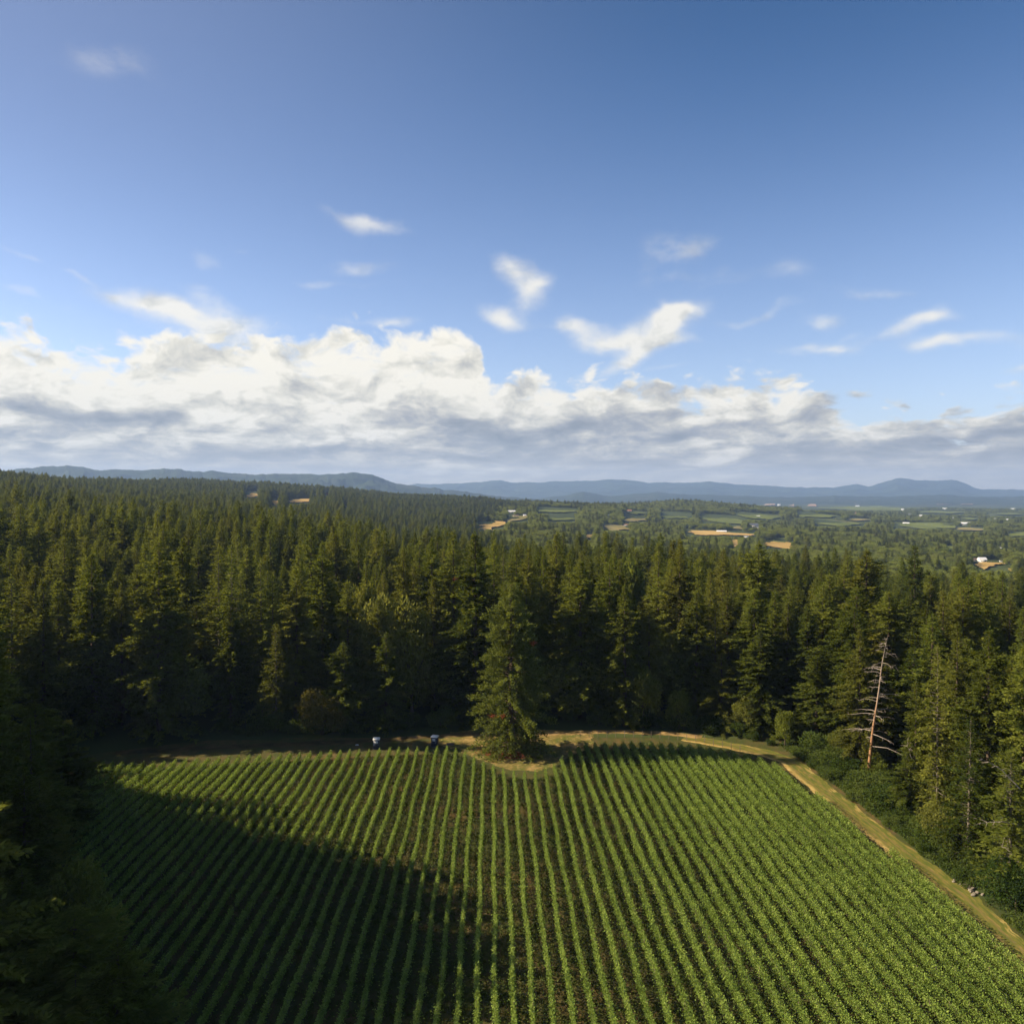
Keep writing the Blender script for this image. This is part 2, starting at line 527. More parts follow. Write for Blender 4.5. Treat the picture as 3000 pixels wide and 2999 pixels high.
def vnoise(x, y, seed=0):
    """smooth value noise for numpy arrays"""
    xi, yi = np.floor(x).astype(np.int64), np.floor(y).astype(np.int64)
    xf, yf = x - xi, y - yi
    xf, yf = xf * xf * (3 - 2 * xf), yf * yf * (3 - 2 * yf)

    def h(a, b):
        n = (a * 374761393 + b * 668265263 + seed * 974711) & 0x7fffffff
        n = ((n ^ (n >> 13)) * 1274126177) & 0x7fffffff
        return ((n ^ (n >> 16)) & 0xffff) / 65535.0
    return (h(xi, yi) * (1 - xf) + h(xi + 1, yi) * xf) * (1 - yf) + (h(xi, yi + 1) * (1 - xf) + h(xi + 1, yi + 1) * xf) * yf


def fbm(x, y, seed=0, octaves=4):
    s, a, t = 0.0, 1.0, 0.0
    for i in range(octaves):
        s = s + a * vnoise(x * 2 ** i, y * 2 ** i, seed + i)
        t += a
        a *= .5
    return s / t - .5


def height(x, y):
    x, y = np.asarray(x, float), np.asarray(y, float)
    d = np.hypot(x, y)
    a = np.arctan2(x, y)
    # bilinear with eased weights in (azimuth, log distance)
    l = np.log(np.clip(d, TD[0], TD[-1] - 1))
    i = np.clip(np.searchsorted(TA, a) - 1, 0, len(TA) - 2)
    j = np.clip(np.searchsorted(TL, l, side='right') - 1, 0, len(TL) - 2)
    u = np.clip((a - TA[i]) / (TA[i + 1] - TA[i]), 0, 1)
    v = np.clip((l - TL[j]) / (TL[j + 1] - TL[j]), 0, 1)
    u = u * .4 + .6 * u * u * (3 - 2 * u)
    h = (TH[i, j] * (1 - u) + TH[i + 1, j] * u) * (1 - v) + (TH[i, j + 1] * (1 - u) + TH[i + 1, j + 1] * u) * v
    w = np.clip((d - 260) / 900, 0, 1)
    h = h + w * fbm(x / 330., y / 330., 3) * 9 + np.clip((d - 1500) / 4000, 0, 1) * fbm(x / 900., y / 900., 9) * 14
    back = np.clip((-y + 50) / 150, 0, 1)
    return h * (1 - back)


def ground_hit(px, py, dmin=230., dmax=30000.):
    """where the terrain is seen at a photograph pixel"""
    rx, ry, rz = rayd(px, py)
    hn = math.hypot(rx, ry)
    ds = np.exp(np.linspace(math.log(dmin), math.log(dmax), 900))
    x, y, z = rx / hn * ds, ry / hn * ds, CAM_Z + rz / hn * ds
    below = z <= height(x, y)
    k = int(np.argmax(below)) if below.any() else len(ds) - 1
    return float(x[k]), float(y[k]), float(ds[k])


def project(x, y, z):
    c, s = math.cos(PITCH), math.sin(PITCH)
    dz = z - CAM_Z
    fy = y * c - dz * s
    fz = y * s + dz * c
    fy = np.maximum(fy, 1.0)
    return 1500 + F * x / fy, 1499.5 - F * fz / fy


# world outlines, traced on the level field
def wpts(lst):
    return [gp(a, b) for a, b in lst]


def inside(px, py, poly):
    px, py = np.asarray(px, float), np.asarray(py, float)
    r = np.zeros(px.shape, bool)
    n = len(poly)
    for i in range(n):
        x0, y0 = poly[i]
        x1, y1 = poly[(i + 1) % n]
        if y0 == y1:
            continue
        c = ((y0 > py) != (y1 > py)) & (px < (x1 - x0) * (py - y0) / (y1 - y0) + x0)
        r ^= c
    return r


VINE = [(-40, 60), (-43, 85), (-52, 100), (-64, 118), (-80, 140), (-90, 160), (-97, 181)] + \
    wpts([(470, 2254), (564, 2245), (700, 2236), (1000, 2219), (1180, 2211), (1310, 2207), (1345, 2216), (1392, 2240), (1450, 2266), (1500, 2282), (1560, 2282), (1620, 2266),
          (1665, 2218), (1720, 2196), (1900, 2192), (2050, 2203), (2200, 2234), (2280, 2260), (2346, 2312), (2562, 2478), (2748, 2624), (2964, 2852)]) + [(68.4, 80), (69, 60)]

# ground: a polar sheet to beyond the mountains
na = np.concatenate([np.linspace(-math.pi, -.72, 90, endpoint=False), np.linspace(-.72, .72, 760, endpoint=False), np.linspace(.72, math.pi, 91)])
nr = np.concatenate([[0, 40], np.exp(np.linspace(math.log(80), math.log(26000), 400))])
AA, RR = np.meshgrid(na, nr, indexing='ij')
GX, GY = np.sin(AA) * RR, np.cos(AA) * RR
GZ = height(GX, GY)
ni, nj = AA.shape
idx = np.arange(ni * nj).reshape(ni, nj)
GF = np.stack([idx[:-1, :-1], idx[1:, :-1], idx[1:, 1:], idx[:-1, 1:]], axis=-1).reshape(-1, 4)
GF = GF[:, ::-1].copy()
GCO = np.stack([GX, GY, GZ], axis=-1).reshape(-1, 3)


def ground_mat(b):
    tcn = b.n('ShaderNodeTexCoord')
    o = tcn.outputs['Object']
    n1 = b.noise(o, .004, 6, .62, dim='3D')
    n2 = b.noise(o, .05, 5, .6, dim='3D')
    c = b.ramp(n1, [(.3, (.035, .052, .018)), (.5, (.060, .080, .026)), (.60, (.10, .12, .038)), (.70, (.19, .165, .07))])
    c = b.mix(b.m('MULTIPLY', n2, .55), c, (.045, .055, .02))
    return principled(b, c, .95, .05)


M['ground'] = material('woodland floor', ground_mat)
structure(mesh_obj('ground', GCO, GF, M['ground'], smooth=True))


# ------------------------------------------------------------------ field soil, tracks and the bare patch round the big tree
def poly_sheet(name, poly, z, mat, step=1.2, jag=0.0, seed=5):
    """a level sheet cut to an outline, its edge nibbled by noise"""
    P_ = np.array(poly)
    x0, y0 = P_.min(0) - 2
    x1, y1 = P_.max(0) + 2
    xs, ys = np.arange(x0, x1, step), np.arange(y0, y1, step)
    GX_, GY_ = np.meshgrid(xs, ys, indexing='ij')
    cx_, cy_ = GX_[:-1, :-1] + step / 2, GY_[:-1, :-1] + step / 2
    jx = fbm(cx_ / 3., cy_ / 3., seed) * jag
    jy = fbm(cx_ / 3. + 50, cy_ / 3., seed) * jag
    keep = inside(cx_ + jx, cy_ + jy, poly)
    id_ = np.arange(GX_.size).reshape(GX_.shape)
    f = np.stack([id_[:-1, :-1], id_[1:, :-1], id_[1:, 1:], id_[:-1, 1:]], axis=-1)[keep]
    used, inv = np.unique(f.ravel(), return_inverse=True)
    co = np.stack([GX_.ravel()[used], GY_.ravel()[used], np.full(len(used), z)], axis=1)
    return structure(mesh_obj(name, co, inv.reshape(-1, 4), mat))


def soil_mat(b):
    o = b.n('ShaderNodeTexCoord').outputs['Object']
    big = b.noise(o, .030, 4, .6, dim='3D')
    mid = b.noise(b.v('MULTIPLY', o, (1, .55, 1)), .45, 5, .65, dim='3D')
    fine = b.noise(o, 3.0, 3, .7, dim='3D')
    c = b.ramp(big, [(.36, (.075, .085, .024)), (.54, (.125, .092, .036)), (.70, (.24, .14, .055))])
    g = b.ramp(mid, [(.40, 0.0), (.60, 1.0)])
    c = b.mix(b.m('MULTIPLY', g, .8), c, (.050, .080, .018))
    c = b.mix(b.m('MULTIPLY', fine, .5), c, (.07, .055, .026))
    bm = b.n('ShaderNodeBump')
    bm.inputs['Strength'].default_value = .8
    bm.inputs['Distance'].default_value = .12
    b.put(bm.inputs['Height'], b.m('ADD', mid, fine))
    return principled(b, c, .95, .05, bm.outputs[0])


M['soil'] = material('vineyard soil with weeds', soil_mat)
sheet = [(-75, 55), (-95, 100), (-104, 140), (-112, 165), (-122, 198), (-40, 206), (0, 206), (70, 206), (72, 150), (74, 110), (76, 55)]
poly_sheet('vineyard_soil', sheet, .004, M['soil'], 2.0)


def dirt_mat(b):
    o = b.n('ShaderNodeTexCoord').outputs['Object']
    n1 = b.noise(o, .16, 5, .6, dim='3D')
    n2 = b.noise(o, .9, 5, .65, dim='3D')
    c = b.ramp(n1, [(.40, (.10, .115, .026)), (.54, (.19, .14, .045)), (.70, (.38, .26, .10))])
    c = b.mix(b.ramp(n2, [(.48, 0.0), (.66, .6)]), c, (.44, .31, .13))
    c = b.mix(b.ramp(b.noise(o, .5, 4, .6, dim='3D'), [(.5, 0.0), (.62, .6)]), c, (.11, .12, .03))
    return principled(b, c, .95, .05)


M['dirt'] = material('dry grass and dirt', dirt_mat)
poly_sheet('dirt_clearing', [(-19, 199), (-14, 196), (-10, 190), (-5, 184), (0, 180), (5, 180), (10, 183), (14, 190), (20, 199), (22, 208), (12, 212), (0, 213), (-10, 212), (-16, 210)],
           .012, M['dirt'], .5, 3.0)


def ribbon(name, pts, w, z, mat, n=400, seed=1, jag=.4):
    """a strip along a line of points, with u across and v along"""
    P_ = np.array(pts, float)
    s = np.concatenate([[0], np.cumsum(np.hypot(*np.diff(P_, axis=0).T))])
    t_ = np.linspace(0, s[-1], n)
    # smoothed polyline
    cx_ = np.interp(t_, s, P_[:, 0])
    cy_ = np.interp(t_, s, P_[:, 1])
    k = np.ones(9) / 9
    cx_ = np.convolve(np.pad(cx_, 4, mode='edge'), k, 'valid')
    cy_ = np.convolve(np.pad(cy_, 4, mode='edge'), k, 'valid')
    tx, ty = np.gradient(cx_), np.gradient(cy_)
    L = np.hypot(tx, ty)
    nx_, ny_ = -ty / L, tx / L
    m = 9
    us = np.linspace(-1, 1, m)
    e0 = 1 + fbm(t_ / 2.5, t_ * 0 + 3, seed) * jag
    e1 = 1 + fbm(t_ / 2.5, t_ * 0 + 9, seed + 4) * jag
    co, uv = [], []
    for u in us:
        ww = w * .5 * (e0 if u < 0 else e1)
        co.append(np.stack([cx_ + nx_ * u * ww, cy_ + ny_ * u * ww, np.full(n, z)], axis=1))
        uv.append(np.stack([np.full(n, u * .5 + .5), t_], axis=1))
    co, uv = np.concatenate(co), np.concatenate(uv)
    id_ = np.arange(n * m).reshape(m, n)
    f = np.stack([id_[:-1, :-1], id_[:-1, 1:], id_[1:, 1:], id_[1:, :-1]], axis=-1).reshape(-1, 4)
    o = mesh_obj(name, co, f, mat)
    lay = o.data.uv_layers.new(name='across')
    lay.data.foreach_set('uv', uv[f.ravel()].astype(np.float32).ravel())
    # face up
    if o.data.polygons[0].normal.z < 0:
        o.data.flip_normals()
    return structure(o)


def track_mat(b):
    uv = b.n('ShaderNodeUVMap')
    uv.uv_map = 'across'
    sp = b.n('ShaderNodeSeparateXYZ')
    b.t.links.new(uv.outputs[0], sp.inputs[0])
    u, v = sp.outputs[0], sp.outputs[1]
    o = b.n('ShaderNodeTexCoord').outputs['Object']
    n1 = b.noise(o, .5, 5, .65, dim='3D')
    n2 = b.noise(o, .12, 3, .5, dim='3D')
    stretched = b.noise(b.xyz(b.m('MULTIPLY', u, 9.0), b.m('MULTIPLY', v, .35)), 1.0, 4, .6)
    # tree side: pale dry strip; middle: short green grass; vine side: broken bare patches
    outer = b.m('MULTIPLY', b.sstep(b.m('ADD', u, b.m('MULTIPLY', b.m('SUBTRACT', n1, .5), .34)), .32, .10), 1.0)
    inner = b.m('MULTIPLY', b.sstep(b.m('ADD', u, b.m('MULTIPLY', b.m('SUBTRACT', stretched, .5), .9)), .80, .98), b.m('MULTIPLY', b.sstep(n2, .46, .60), .75))
    grass = b.ramp(stretched, [(.3, (.085, .110, .022)), (.55, (.15, .145, .032)), (.75, (.26, .18, .060))])
    straw = b.ramp(n1, [(.35, (.30, .20, .055)), (.6, (.52, .38, .14)), (.75, (.60, .47, .20))])
    rut = b.m('MAXIMUM', b.sstep(b.m('ABSOLUTE', b.m('SUBTRACT', u, .34)), .075, .02), b.sstep(b.m('ABSOLUTE', b.m('SUBTRACT', u, .66)), .075, .02))
    grass = b.mix(b.m('MULTIPLY', rut, b.ramp(n1, [(.35, .1), (.6, .75)])), grass, (.20, .145, .06))
    c = b.mix(outer, grass, straw)
    c = b.mix(b.m('MULTIPLY', inner, .8), c, straw)
    return principled(b, c, .95, .05)


def painted_shade_mat(b):
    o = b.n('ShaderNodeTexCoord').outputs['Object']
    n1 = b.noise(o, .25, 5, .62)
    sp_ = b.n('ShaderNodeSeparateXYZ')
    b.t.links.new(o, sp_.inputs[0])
    dry = b.sstep(sp_.outputs[0], -30.0, 8.0)  # mask fades out tree shade painted into the track's left end
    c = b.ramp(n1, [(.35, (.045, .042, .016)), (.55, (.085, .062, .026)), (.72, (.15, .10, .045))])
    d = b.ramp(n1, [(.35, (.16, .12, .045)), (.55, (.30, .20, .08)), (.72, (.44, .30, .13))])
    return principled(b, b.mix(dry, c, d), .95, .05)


M['shade_painted'] = material('track earth with painted shade', painted_shade_mat)
M['track'] = material('grassy farm track', track_mat)
inn = wpts([(2290, 2236), (2362, 2308), (2470, 2395), (2585, 2474), (2776, 2620), (3000, 2847)])
out_ = wpts([(2331, 2222), (2420, 2288), (2510, 2358), (2673, 2500), (2820, 2612), (3000, 2762)])
ctr = [(70.6, 62), (70.4, 80)] + [((a[0] + c_[0]) / 2, (a[1] + c_[1]) / 2) for a, c_ in list(zip(inn, out_))[::-1]]
ctr = [p for p in ctr if True]
ctr += wpts([(2240, 2205), (2120, 2180), (2000, 2160)])
ctr_s = sorted(ctr, key=lambda p: p[1])
ribbon('farm_track', ctr_s[::-1], 5.4, .016, M['track'], 420, 1, .5)
ribbon('forest_track', wpts([(2060, 2160), (1960, 2148), (1800, 2143), (1650, 2147), (1560, 2152), (1450, 2150), (1340, 2152), (1200, 2163), (1000, 2174), (700, 2186), (480, 2196), (330, 2206)]), 3.4, .020, M['shade_painted'], 420, 2, .8)

# ------------------------------------------------------------------ distant fields lying on the terrain
FIELDS = [  # (name, outline in the photograph, colour key, nearest, farthest)
    ('dry_grass_field', [(1394, 1548), (1420, 1557), (1459, 1548), (1483, 1540), (1480, 1529), (1452, 1531), (1427, 1541)], 'gold', 900, 3200),
    ('dry_grass_field', [(1481, 1522), (1552, 1514), (1548, 1522), (1490, 1532)], 'tan', 900, 3600),
    ('dry_grass_field', [(1712, 1567), (1738, 1568), (1742, 1575), (1715, 1578)], 'gold', 600, 3200),
    ('dry_grass_field', [(1765, 1540), (1830, 1543), (1850, 1556), (1790, 1556)], 'tan', 700, 3600),
    ('dry_grass_field', [(1820, 1520), (1900, 1522), (1895, 1530), (1825, 1530)], 'tan', 900, 4000),
    ('green_field', [(1570, 1496), (1640, 1495), (1700, 1499), (1650, 1503), (1575, 1502)], 'green', 900, 5000),
    ('green_field', [(1840, 1502), (1880, 1502), (1905, 1509), (1850, 1508)], 'green', 900, 5000),
    ('green_field', [(2049, 1522), (2110, 1520), (2181, 1526), (2172, 1537), (2090, 1532)], 'green', 900, 5200),
    ('green_field', [(2153, 1510), (2220, 1510), (2290, 1517), (2260, 1526), (2190, 1522)], 'green', 900, 6200),
    ('dry_grass_field', [(2003, 1556), (2100, 1557), (2222, 1567), (2200, 1574), (2040, 1568)], 'gold', 700, 3500),
    ('dry_grass_field', [(2139, 1582), (2166, 1584), (2164, 1610), (2141, 1608)], 'gold', 500, 2500),
    ('dry_grass_field', [(2228, 1592), (2300, 1590), (2328, 1598), (2318, 1609), (2232, 1602)], 'gold', 500, 2500),
    ('green_field', [(2265, 1582), (2305, 1588), (2300, 1592), (2262, 1588)], 'green', 500, 2600),
    ('dry_grass_field', [(2137, 1544), (2180, 1545), (2176, 1553), (2140, 1552)], 'tan', 800, 4000),
    ('bare_hillside', [(2235, 1483), (2250, 1475), (2266, 1475), (2273, 1482)], 'bare', 1500, 9000),
    ('bare_hillside', [(2361, 1486), (2378, 1477), (2388, 1478), (2394, 1487)], 'bare', 1500, 9000),
    ('bare_hillside', [(2308, 1484), (2326, 1480), (2327, 1486)], 'bare', 1500, 9000),
    ('green_field', [(2345, 1491), (2440, 1488), (2480, 1486), (2560, 1484), (2647, 1490), (2640, 1498), (2520, 1498), (2400, 1494)], 'green', 1500, 9000),
    ('green_field', [(2611, 1536), (2700, 1531), (2740, 1532), (2800, 1540), (2800, 1556), (2700, 1554), (2640, 1548)], 'green', 900, 5200),
    ('dry_grass_field', [(2800, 1553), (2830, 1546), (2890, 1553), (2860, 1559)], 'tan', 900, 5200),
    ('green_field', [(2808, 1520), (2840, 1518), (2872, 1523), (2840, 1527)], 'green', 900, 6200),
    ('green_field', [(1930, 1512), (2010, 1513), (2030, 1520), (1950, 1521)], 'green', 900, 5200),
    ('green_field', [(2330, 1512), (2400, 1509), (2470, 1512), (2430, 1519), (2350, 1518)], 'green', 900, 6200),
    ('green_field', [(2690, 1500), (2760, 1499), (2830, 1502), (2790, 1507), (2700, 1506)], 'green', 1500, 9000),
    ('green_field', [(2890, 1506), (2960, 1505), (3010, 1508), (2950, 1512)], 'green', 1500, 9000),
    ('green_field', [(2380, 1534), (2470, 1532), (2540, 1536), (2460, 1543)], 'green', 900, 5200),
    ('green_field', [(2950, 1565), (3010, 1563), (3010, 1573), (2960, 1574)], 'green', 700, 4000),
    ('green_field', [(1600, 1520), (1660, 1519), (1690, 1525), (1620, 1528)], 'green', 700, 4200),
    ('dry_grass_field', [(2480, 1524), (2530, 1522), (2560, 1526), (2510, 1529)], 'tan', 900, 5200),
    ('green_field', [(2770, 1604), (2795, 1602), (2797, 1614), (2768, 1616)], 'green', 600, 2600),
    ('dry_grass_field', [(2850, 1655), (2880, 1650), (2945, 1650), (2950, 1656), (2900, 1662), (2884, 1674), (2868, 1664)], 'gold', 500, 2200),
    ('dry_grass_field', [(2952, 1668), (2975, 1664), (2968, 1680), (2958, 1680)], 'gold', 450, 2200),
    ('dry_grass_field', [(715, 1454), (735, 1447), (752, 1447), (760, 1455), (735, 1458)], 'gold', 1200, 4000),
    ('dry_grass_field', [(792, 1466), (816, 1467), (817, 1480), (806, 1485)], 'gold', 1200, 3600),
    ('dry_grass_field', [(842, 1468), (880, 1466), (912, 1463), (905, 1471), (850, 1476)], 'gold', 1200, 3600),
    ('bare_hillside', [(1383, 1455), (1405, 1447), (1424, 1447), (1428, 1455)], 'bare', 2500, 9500),
    ('bare_hillside', [(2560, 1474), (2600, 1470), (2640, 1474), (2600, 1478)], 'bare', 6000, 20000),
    ('bare_hillside', [(2740, 1478), (2790, 1476), (2800, 1481), (2745, 1482)], 'bare', 6000, 20000),
    ('bare_hillside', [(2500, 1476), (2530, 1475), (2535, 1478), (2505, 1479)], 'bare', 6000, 20000),
    ('bare_hillside', [(2810, 1477), (2850, 1478), (2852, 1481), (2815, 1482)], 'bare', 6000, 20000),
]


def field_mat(name, a, c_, row=0.0):
    def f(b):
        o = b.n('ShaderNodeTexCoord').outputs['Object']
        n = b.noise(o, .012, 5, .6, dim='3D')
        col = b.mix(b.ramp(n, [(.35, 0.0), (.65, 1.0)]), a, c_)
        return principled(b, col, .95, .05)
    return material(name, f)


M['gold'] = field_mat('golden dry grass', (.34, .23, .07), (.50, .34, .12))
M['tan'] = field_mat('pale dry grass', (.17, .16, .06), (.30, .24, .09))
M['green'] = field_mat('young green rows', (.085, .110, .024), (.165, .190, .042))
M['bare'] = field_mat('bare tan earth', (.34, .22, .14), (.44, .32, .21))
gpx, gpy = project(GX, GY, GZ)
gpx, gpy = gpx.ravel(), gpy.ravel()
grr = RR.ravel()
# finer samples: terrain cells subdivided where a field lies
for k, (nm, poly, key, d0, d1) in enumerate(FIELDS):
    bx = [p[0] for p in poly]
    by = [p[1] for p in poly]
    hit = ground_hit(sum(bx) / len(bx), sum(by) / len(by), dmin=d0 * .8)
    dc = hit[2]
    lo, hi = dc * .45, dc * 1.9
    a0, a1 = math.atan((min(bx) - 1500) / F), math.atan((max(bx) - 1500) / F)
    A2, R2 = np.meshgrid(np.linspace(a0, a1, 90), np.exp(np.linspace(math.log(lo), math.log(hi), 260)), indexing='ij')
    x2, y2 = np.sin(A2) * R2, np.cos(A2) * R2
    z2 = height(x2, y2)
    p2x, p2y = project(x2, y2, z2)
    # the outline wobbles a little, as field edges do
    wob = fbm(x2 / (dc * .02), y2 / (dc * .05), k) * (max(by) - min(by)) * .8
    ins = inside(p2x, p2y + wob, poly)
    cell = ins[:-1, :-1] & ins[1:, :-1] & ins[1:, 1:] & ins[:-1, 1:]
    if not cell.any():
        print('FIELD EMPTY', k, nm, dc)
        continue
    id_ = np.arange(A2.size).reshape(A2.shape)
    f2 = np.stack([id_[:-1, 1:], id_[1:, 1:], id_[1:, :-1], id_[:-1, :-1]], axis=-1)[cell]
    used, inv = np.unique(f2.ravel(), return_inverse=True)
    co2 = np.stack([x2, y2, z2 + .4 + dc * .0012], axis=-1).reshape(-1, 3)[used]
    structure(mesh_obj(nm, co2, inv.reshape(-1, 4), M[key]))
    FIELDS[k] = FIELDS[k] + (dc,)

# ------------------------------------------------------------------ mountains
def mountain_mat(b):
    o = b.n('ShaderNodeTexCoord').outputs['Object']
    n1 = b.noise(o, .0012, 6, .6, dim='3D')
    n2 = b.noise(o, .006, 5, .65, dim='3D')
    c = b.ramp(n1, [(.35, (.020, .034, .016)), (.55, (.034, .050, .022)), (.66, (.06, .065, .034)), (.76, (.17, .13, .07))])
    c = b.mix(b.m('MULTIPLY', n2, .6), c, (.022, .034, .016))
    return principled(b, c, .95, .05)


M['mountain'] = material('wooded slopes', mountain_mat)


def ridge(name, pts, dist, depth, seed, rough, base=-70):
    """a mountain range: a crest of given outline, falling off in front and behind, cut by gullies"""
    P_ = np.array(pts, float)
    px = np.linspace(P_[0, 0], P_[-1, 0], 760)
    py = np.interp(px, P_[:, 0], P_[:, 1])
    py += fbm(px / 26., px * 0, seed, 4) * rough
    az_ = np.arctan((px - 1500) / F)
    crest = CAM_Z + (1455 - py) / F * dist / np.cos(az_) * np.cos(az_) * 1.0
    rr = np.concatenate([np.linspace(-1, 0, 60), np.linspace(0.02, .6, 16)])
    A3, T3 = np.meshgrid(az_, rr, indexing='ij')
    D3 = (dist + T3 * depth) / np.cos(A3) * 1.0
    X3, Y3 = np.sin(A3) * D3, np.cos(A3) * D3
    H = (crest - base)[:, None]
    prof = np.clip(1 - np.abs(T3) ** 1.15, 0, 1)
    gul = np.abs(fbm(X3 / (dist * .045), Y3 / (dist * .045), seed + 5, 5)) * 2
    env = np.clip(1 - np.abs(T3 * 2.2 + .9), 0, 1) ** .6
    Z3 = base + H * prof * (1 - .62 * gul * np.clip(-T3 * 4, 0, 1)) + fbm(X3 / 400., Y3 / 400., seed + 7, 4) * H * .06 * (prof > 0.02)
    Z3 = np.maximum(Z3, base)
    id_ = np.arange(A3.size).reshape(A3.shape)
    f = np.stack([id_[:-1, 1:], id_[1:, 1:], id_[1:, :-1], id_[:-1, :-1]], axis=-1).reshape(-1, 4)
    return structure(mesh_obj(name, np.stack([X3, Y3, Z3], axis=-1).reshape(-1, 3), f, M['mountain'], smooth=True))


ridge('mountain_range', [(-900, 1400), (-200, 1392), (0, 1380), (120, 1368), (197, 1363), (240, 1369), (290, 1377), (388, 1377), (430, 1379), (482, 1373), (530, 1377), (570, 1382), (620, 1380), (700, 1386),
                         (777, 1391), (880, 1389), (940, 1391), (1000, 1388), (1041, 1384), (1070, 1387), (1093, 1392), (1130, 1405), (1160, 1416), (1233, 1427), (1362, 1441), (1450, 1452), (1560, 1462), (1700, 1480)], 10500, 3600, 11, 8)
ridge('far_mountain_range', [(900, 1440), (1150, 1424), (1222, 1418), (1290, 1417), (1362, 1415), (1410, 1413), (1440, 1407), (1465, 1407), (1497, 1415), (1585, 1413), (1650, 1410), (1725, 1408), (1790, 1405), (1828, 1406), (1906, 1414), (2000, 1415),
                             (2078, 1412), (2155, 1419), (2233, 1423), (2331, 1429), (2393, 1427), (2440, 1430), (2512, 1419), (2543, 1425), (2595, 1411), (2615, 1405), (2629, 1401), (2650, 1403), (2683, 1406), (2720, 1409),
                             (2745, 1409), (2787, 1406), (2805, 1409), (2828, 1416), (2850, 1426), (2875, 1434), (2932, 1433), (3000, 1436), (3200, 1430), (3600, 1425), (4200, 1436)], 21000, 5000, 31, 5)
ridge('foothills', [(1350, 1470), (1560, 1462), (1650, 1452), (1690, 1444), (1712, 1440), (1740, 1446), (1790, 1455), (1850, 1446), (1940, 1443), (2000, 1448), (2150, 1452), (2300, 1458), (2450, 1452), (2600, 1456), (2750, 1450), (2900, 1456), (3100, 1450), (3400, 1450), (4200, 1460)],
      13500, 3500, 47, 5)

# the air between: pale even haze round the camera and the land
bmh = bpy.data.meshes.new('haze')
hx0, hx1, hy0, hy1, hz0, hz1 = -26500, 26500, -26500, 26500, -140.0, 900.0
hv = [(hx0, hy0, hz0), (hx1, hy0, hz0), (hx1, hy1, hz0), (hx0, hy1, hz0), (hx0, hy0, hz1), (hx1, hy0, hz1), (hx1, hy1, hz1), (hx0, hy1, hz1)]
bmh.from_pydata(hv, [], [(0, 3, 2, 1), (4, 5, 6, 7), (0, 1, 5, 4), (1, 2, 6, 5), (2, 3, 7, 6), (3, 0, 4, 7)])
hm = bpy.data.materials.new('thin haze')
hm.use_nodes = True
hm.node_tree.nodes.clear()
pv = hm.node_tree.nodes.new('ShaderNodeVolumePrincipled')
pv.inputs['Color'].default_value = (.40, .60, 1.0, 1)
pv.inputs['Density'].default_value = 5.0e-5
pv.inputs['Anisotropy'].default_value = 0.1
ho = hm.node_tree.nodes.new('ShaderNodeOutputMaterial')
hm.node_tree.links.new(pv.outputs[0], ho.inputs['Volume'])
bmh.materials.append(hm)
haze = bpy.data.objects.new('haze', bmh)
C.objects.link(haze)
haze['kind'] = 'stuff'
haze['label'] = 'thin blue haze over the far valley and mountains'

# ------------------------------------------------------------------ tree builders (all trees are built 1 m per unit at their own height)
TK = {'fir': .0105, 'redwood': .0115, 'thin': .0075}


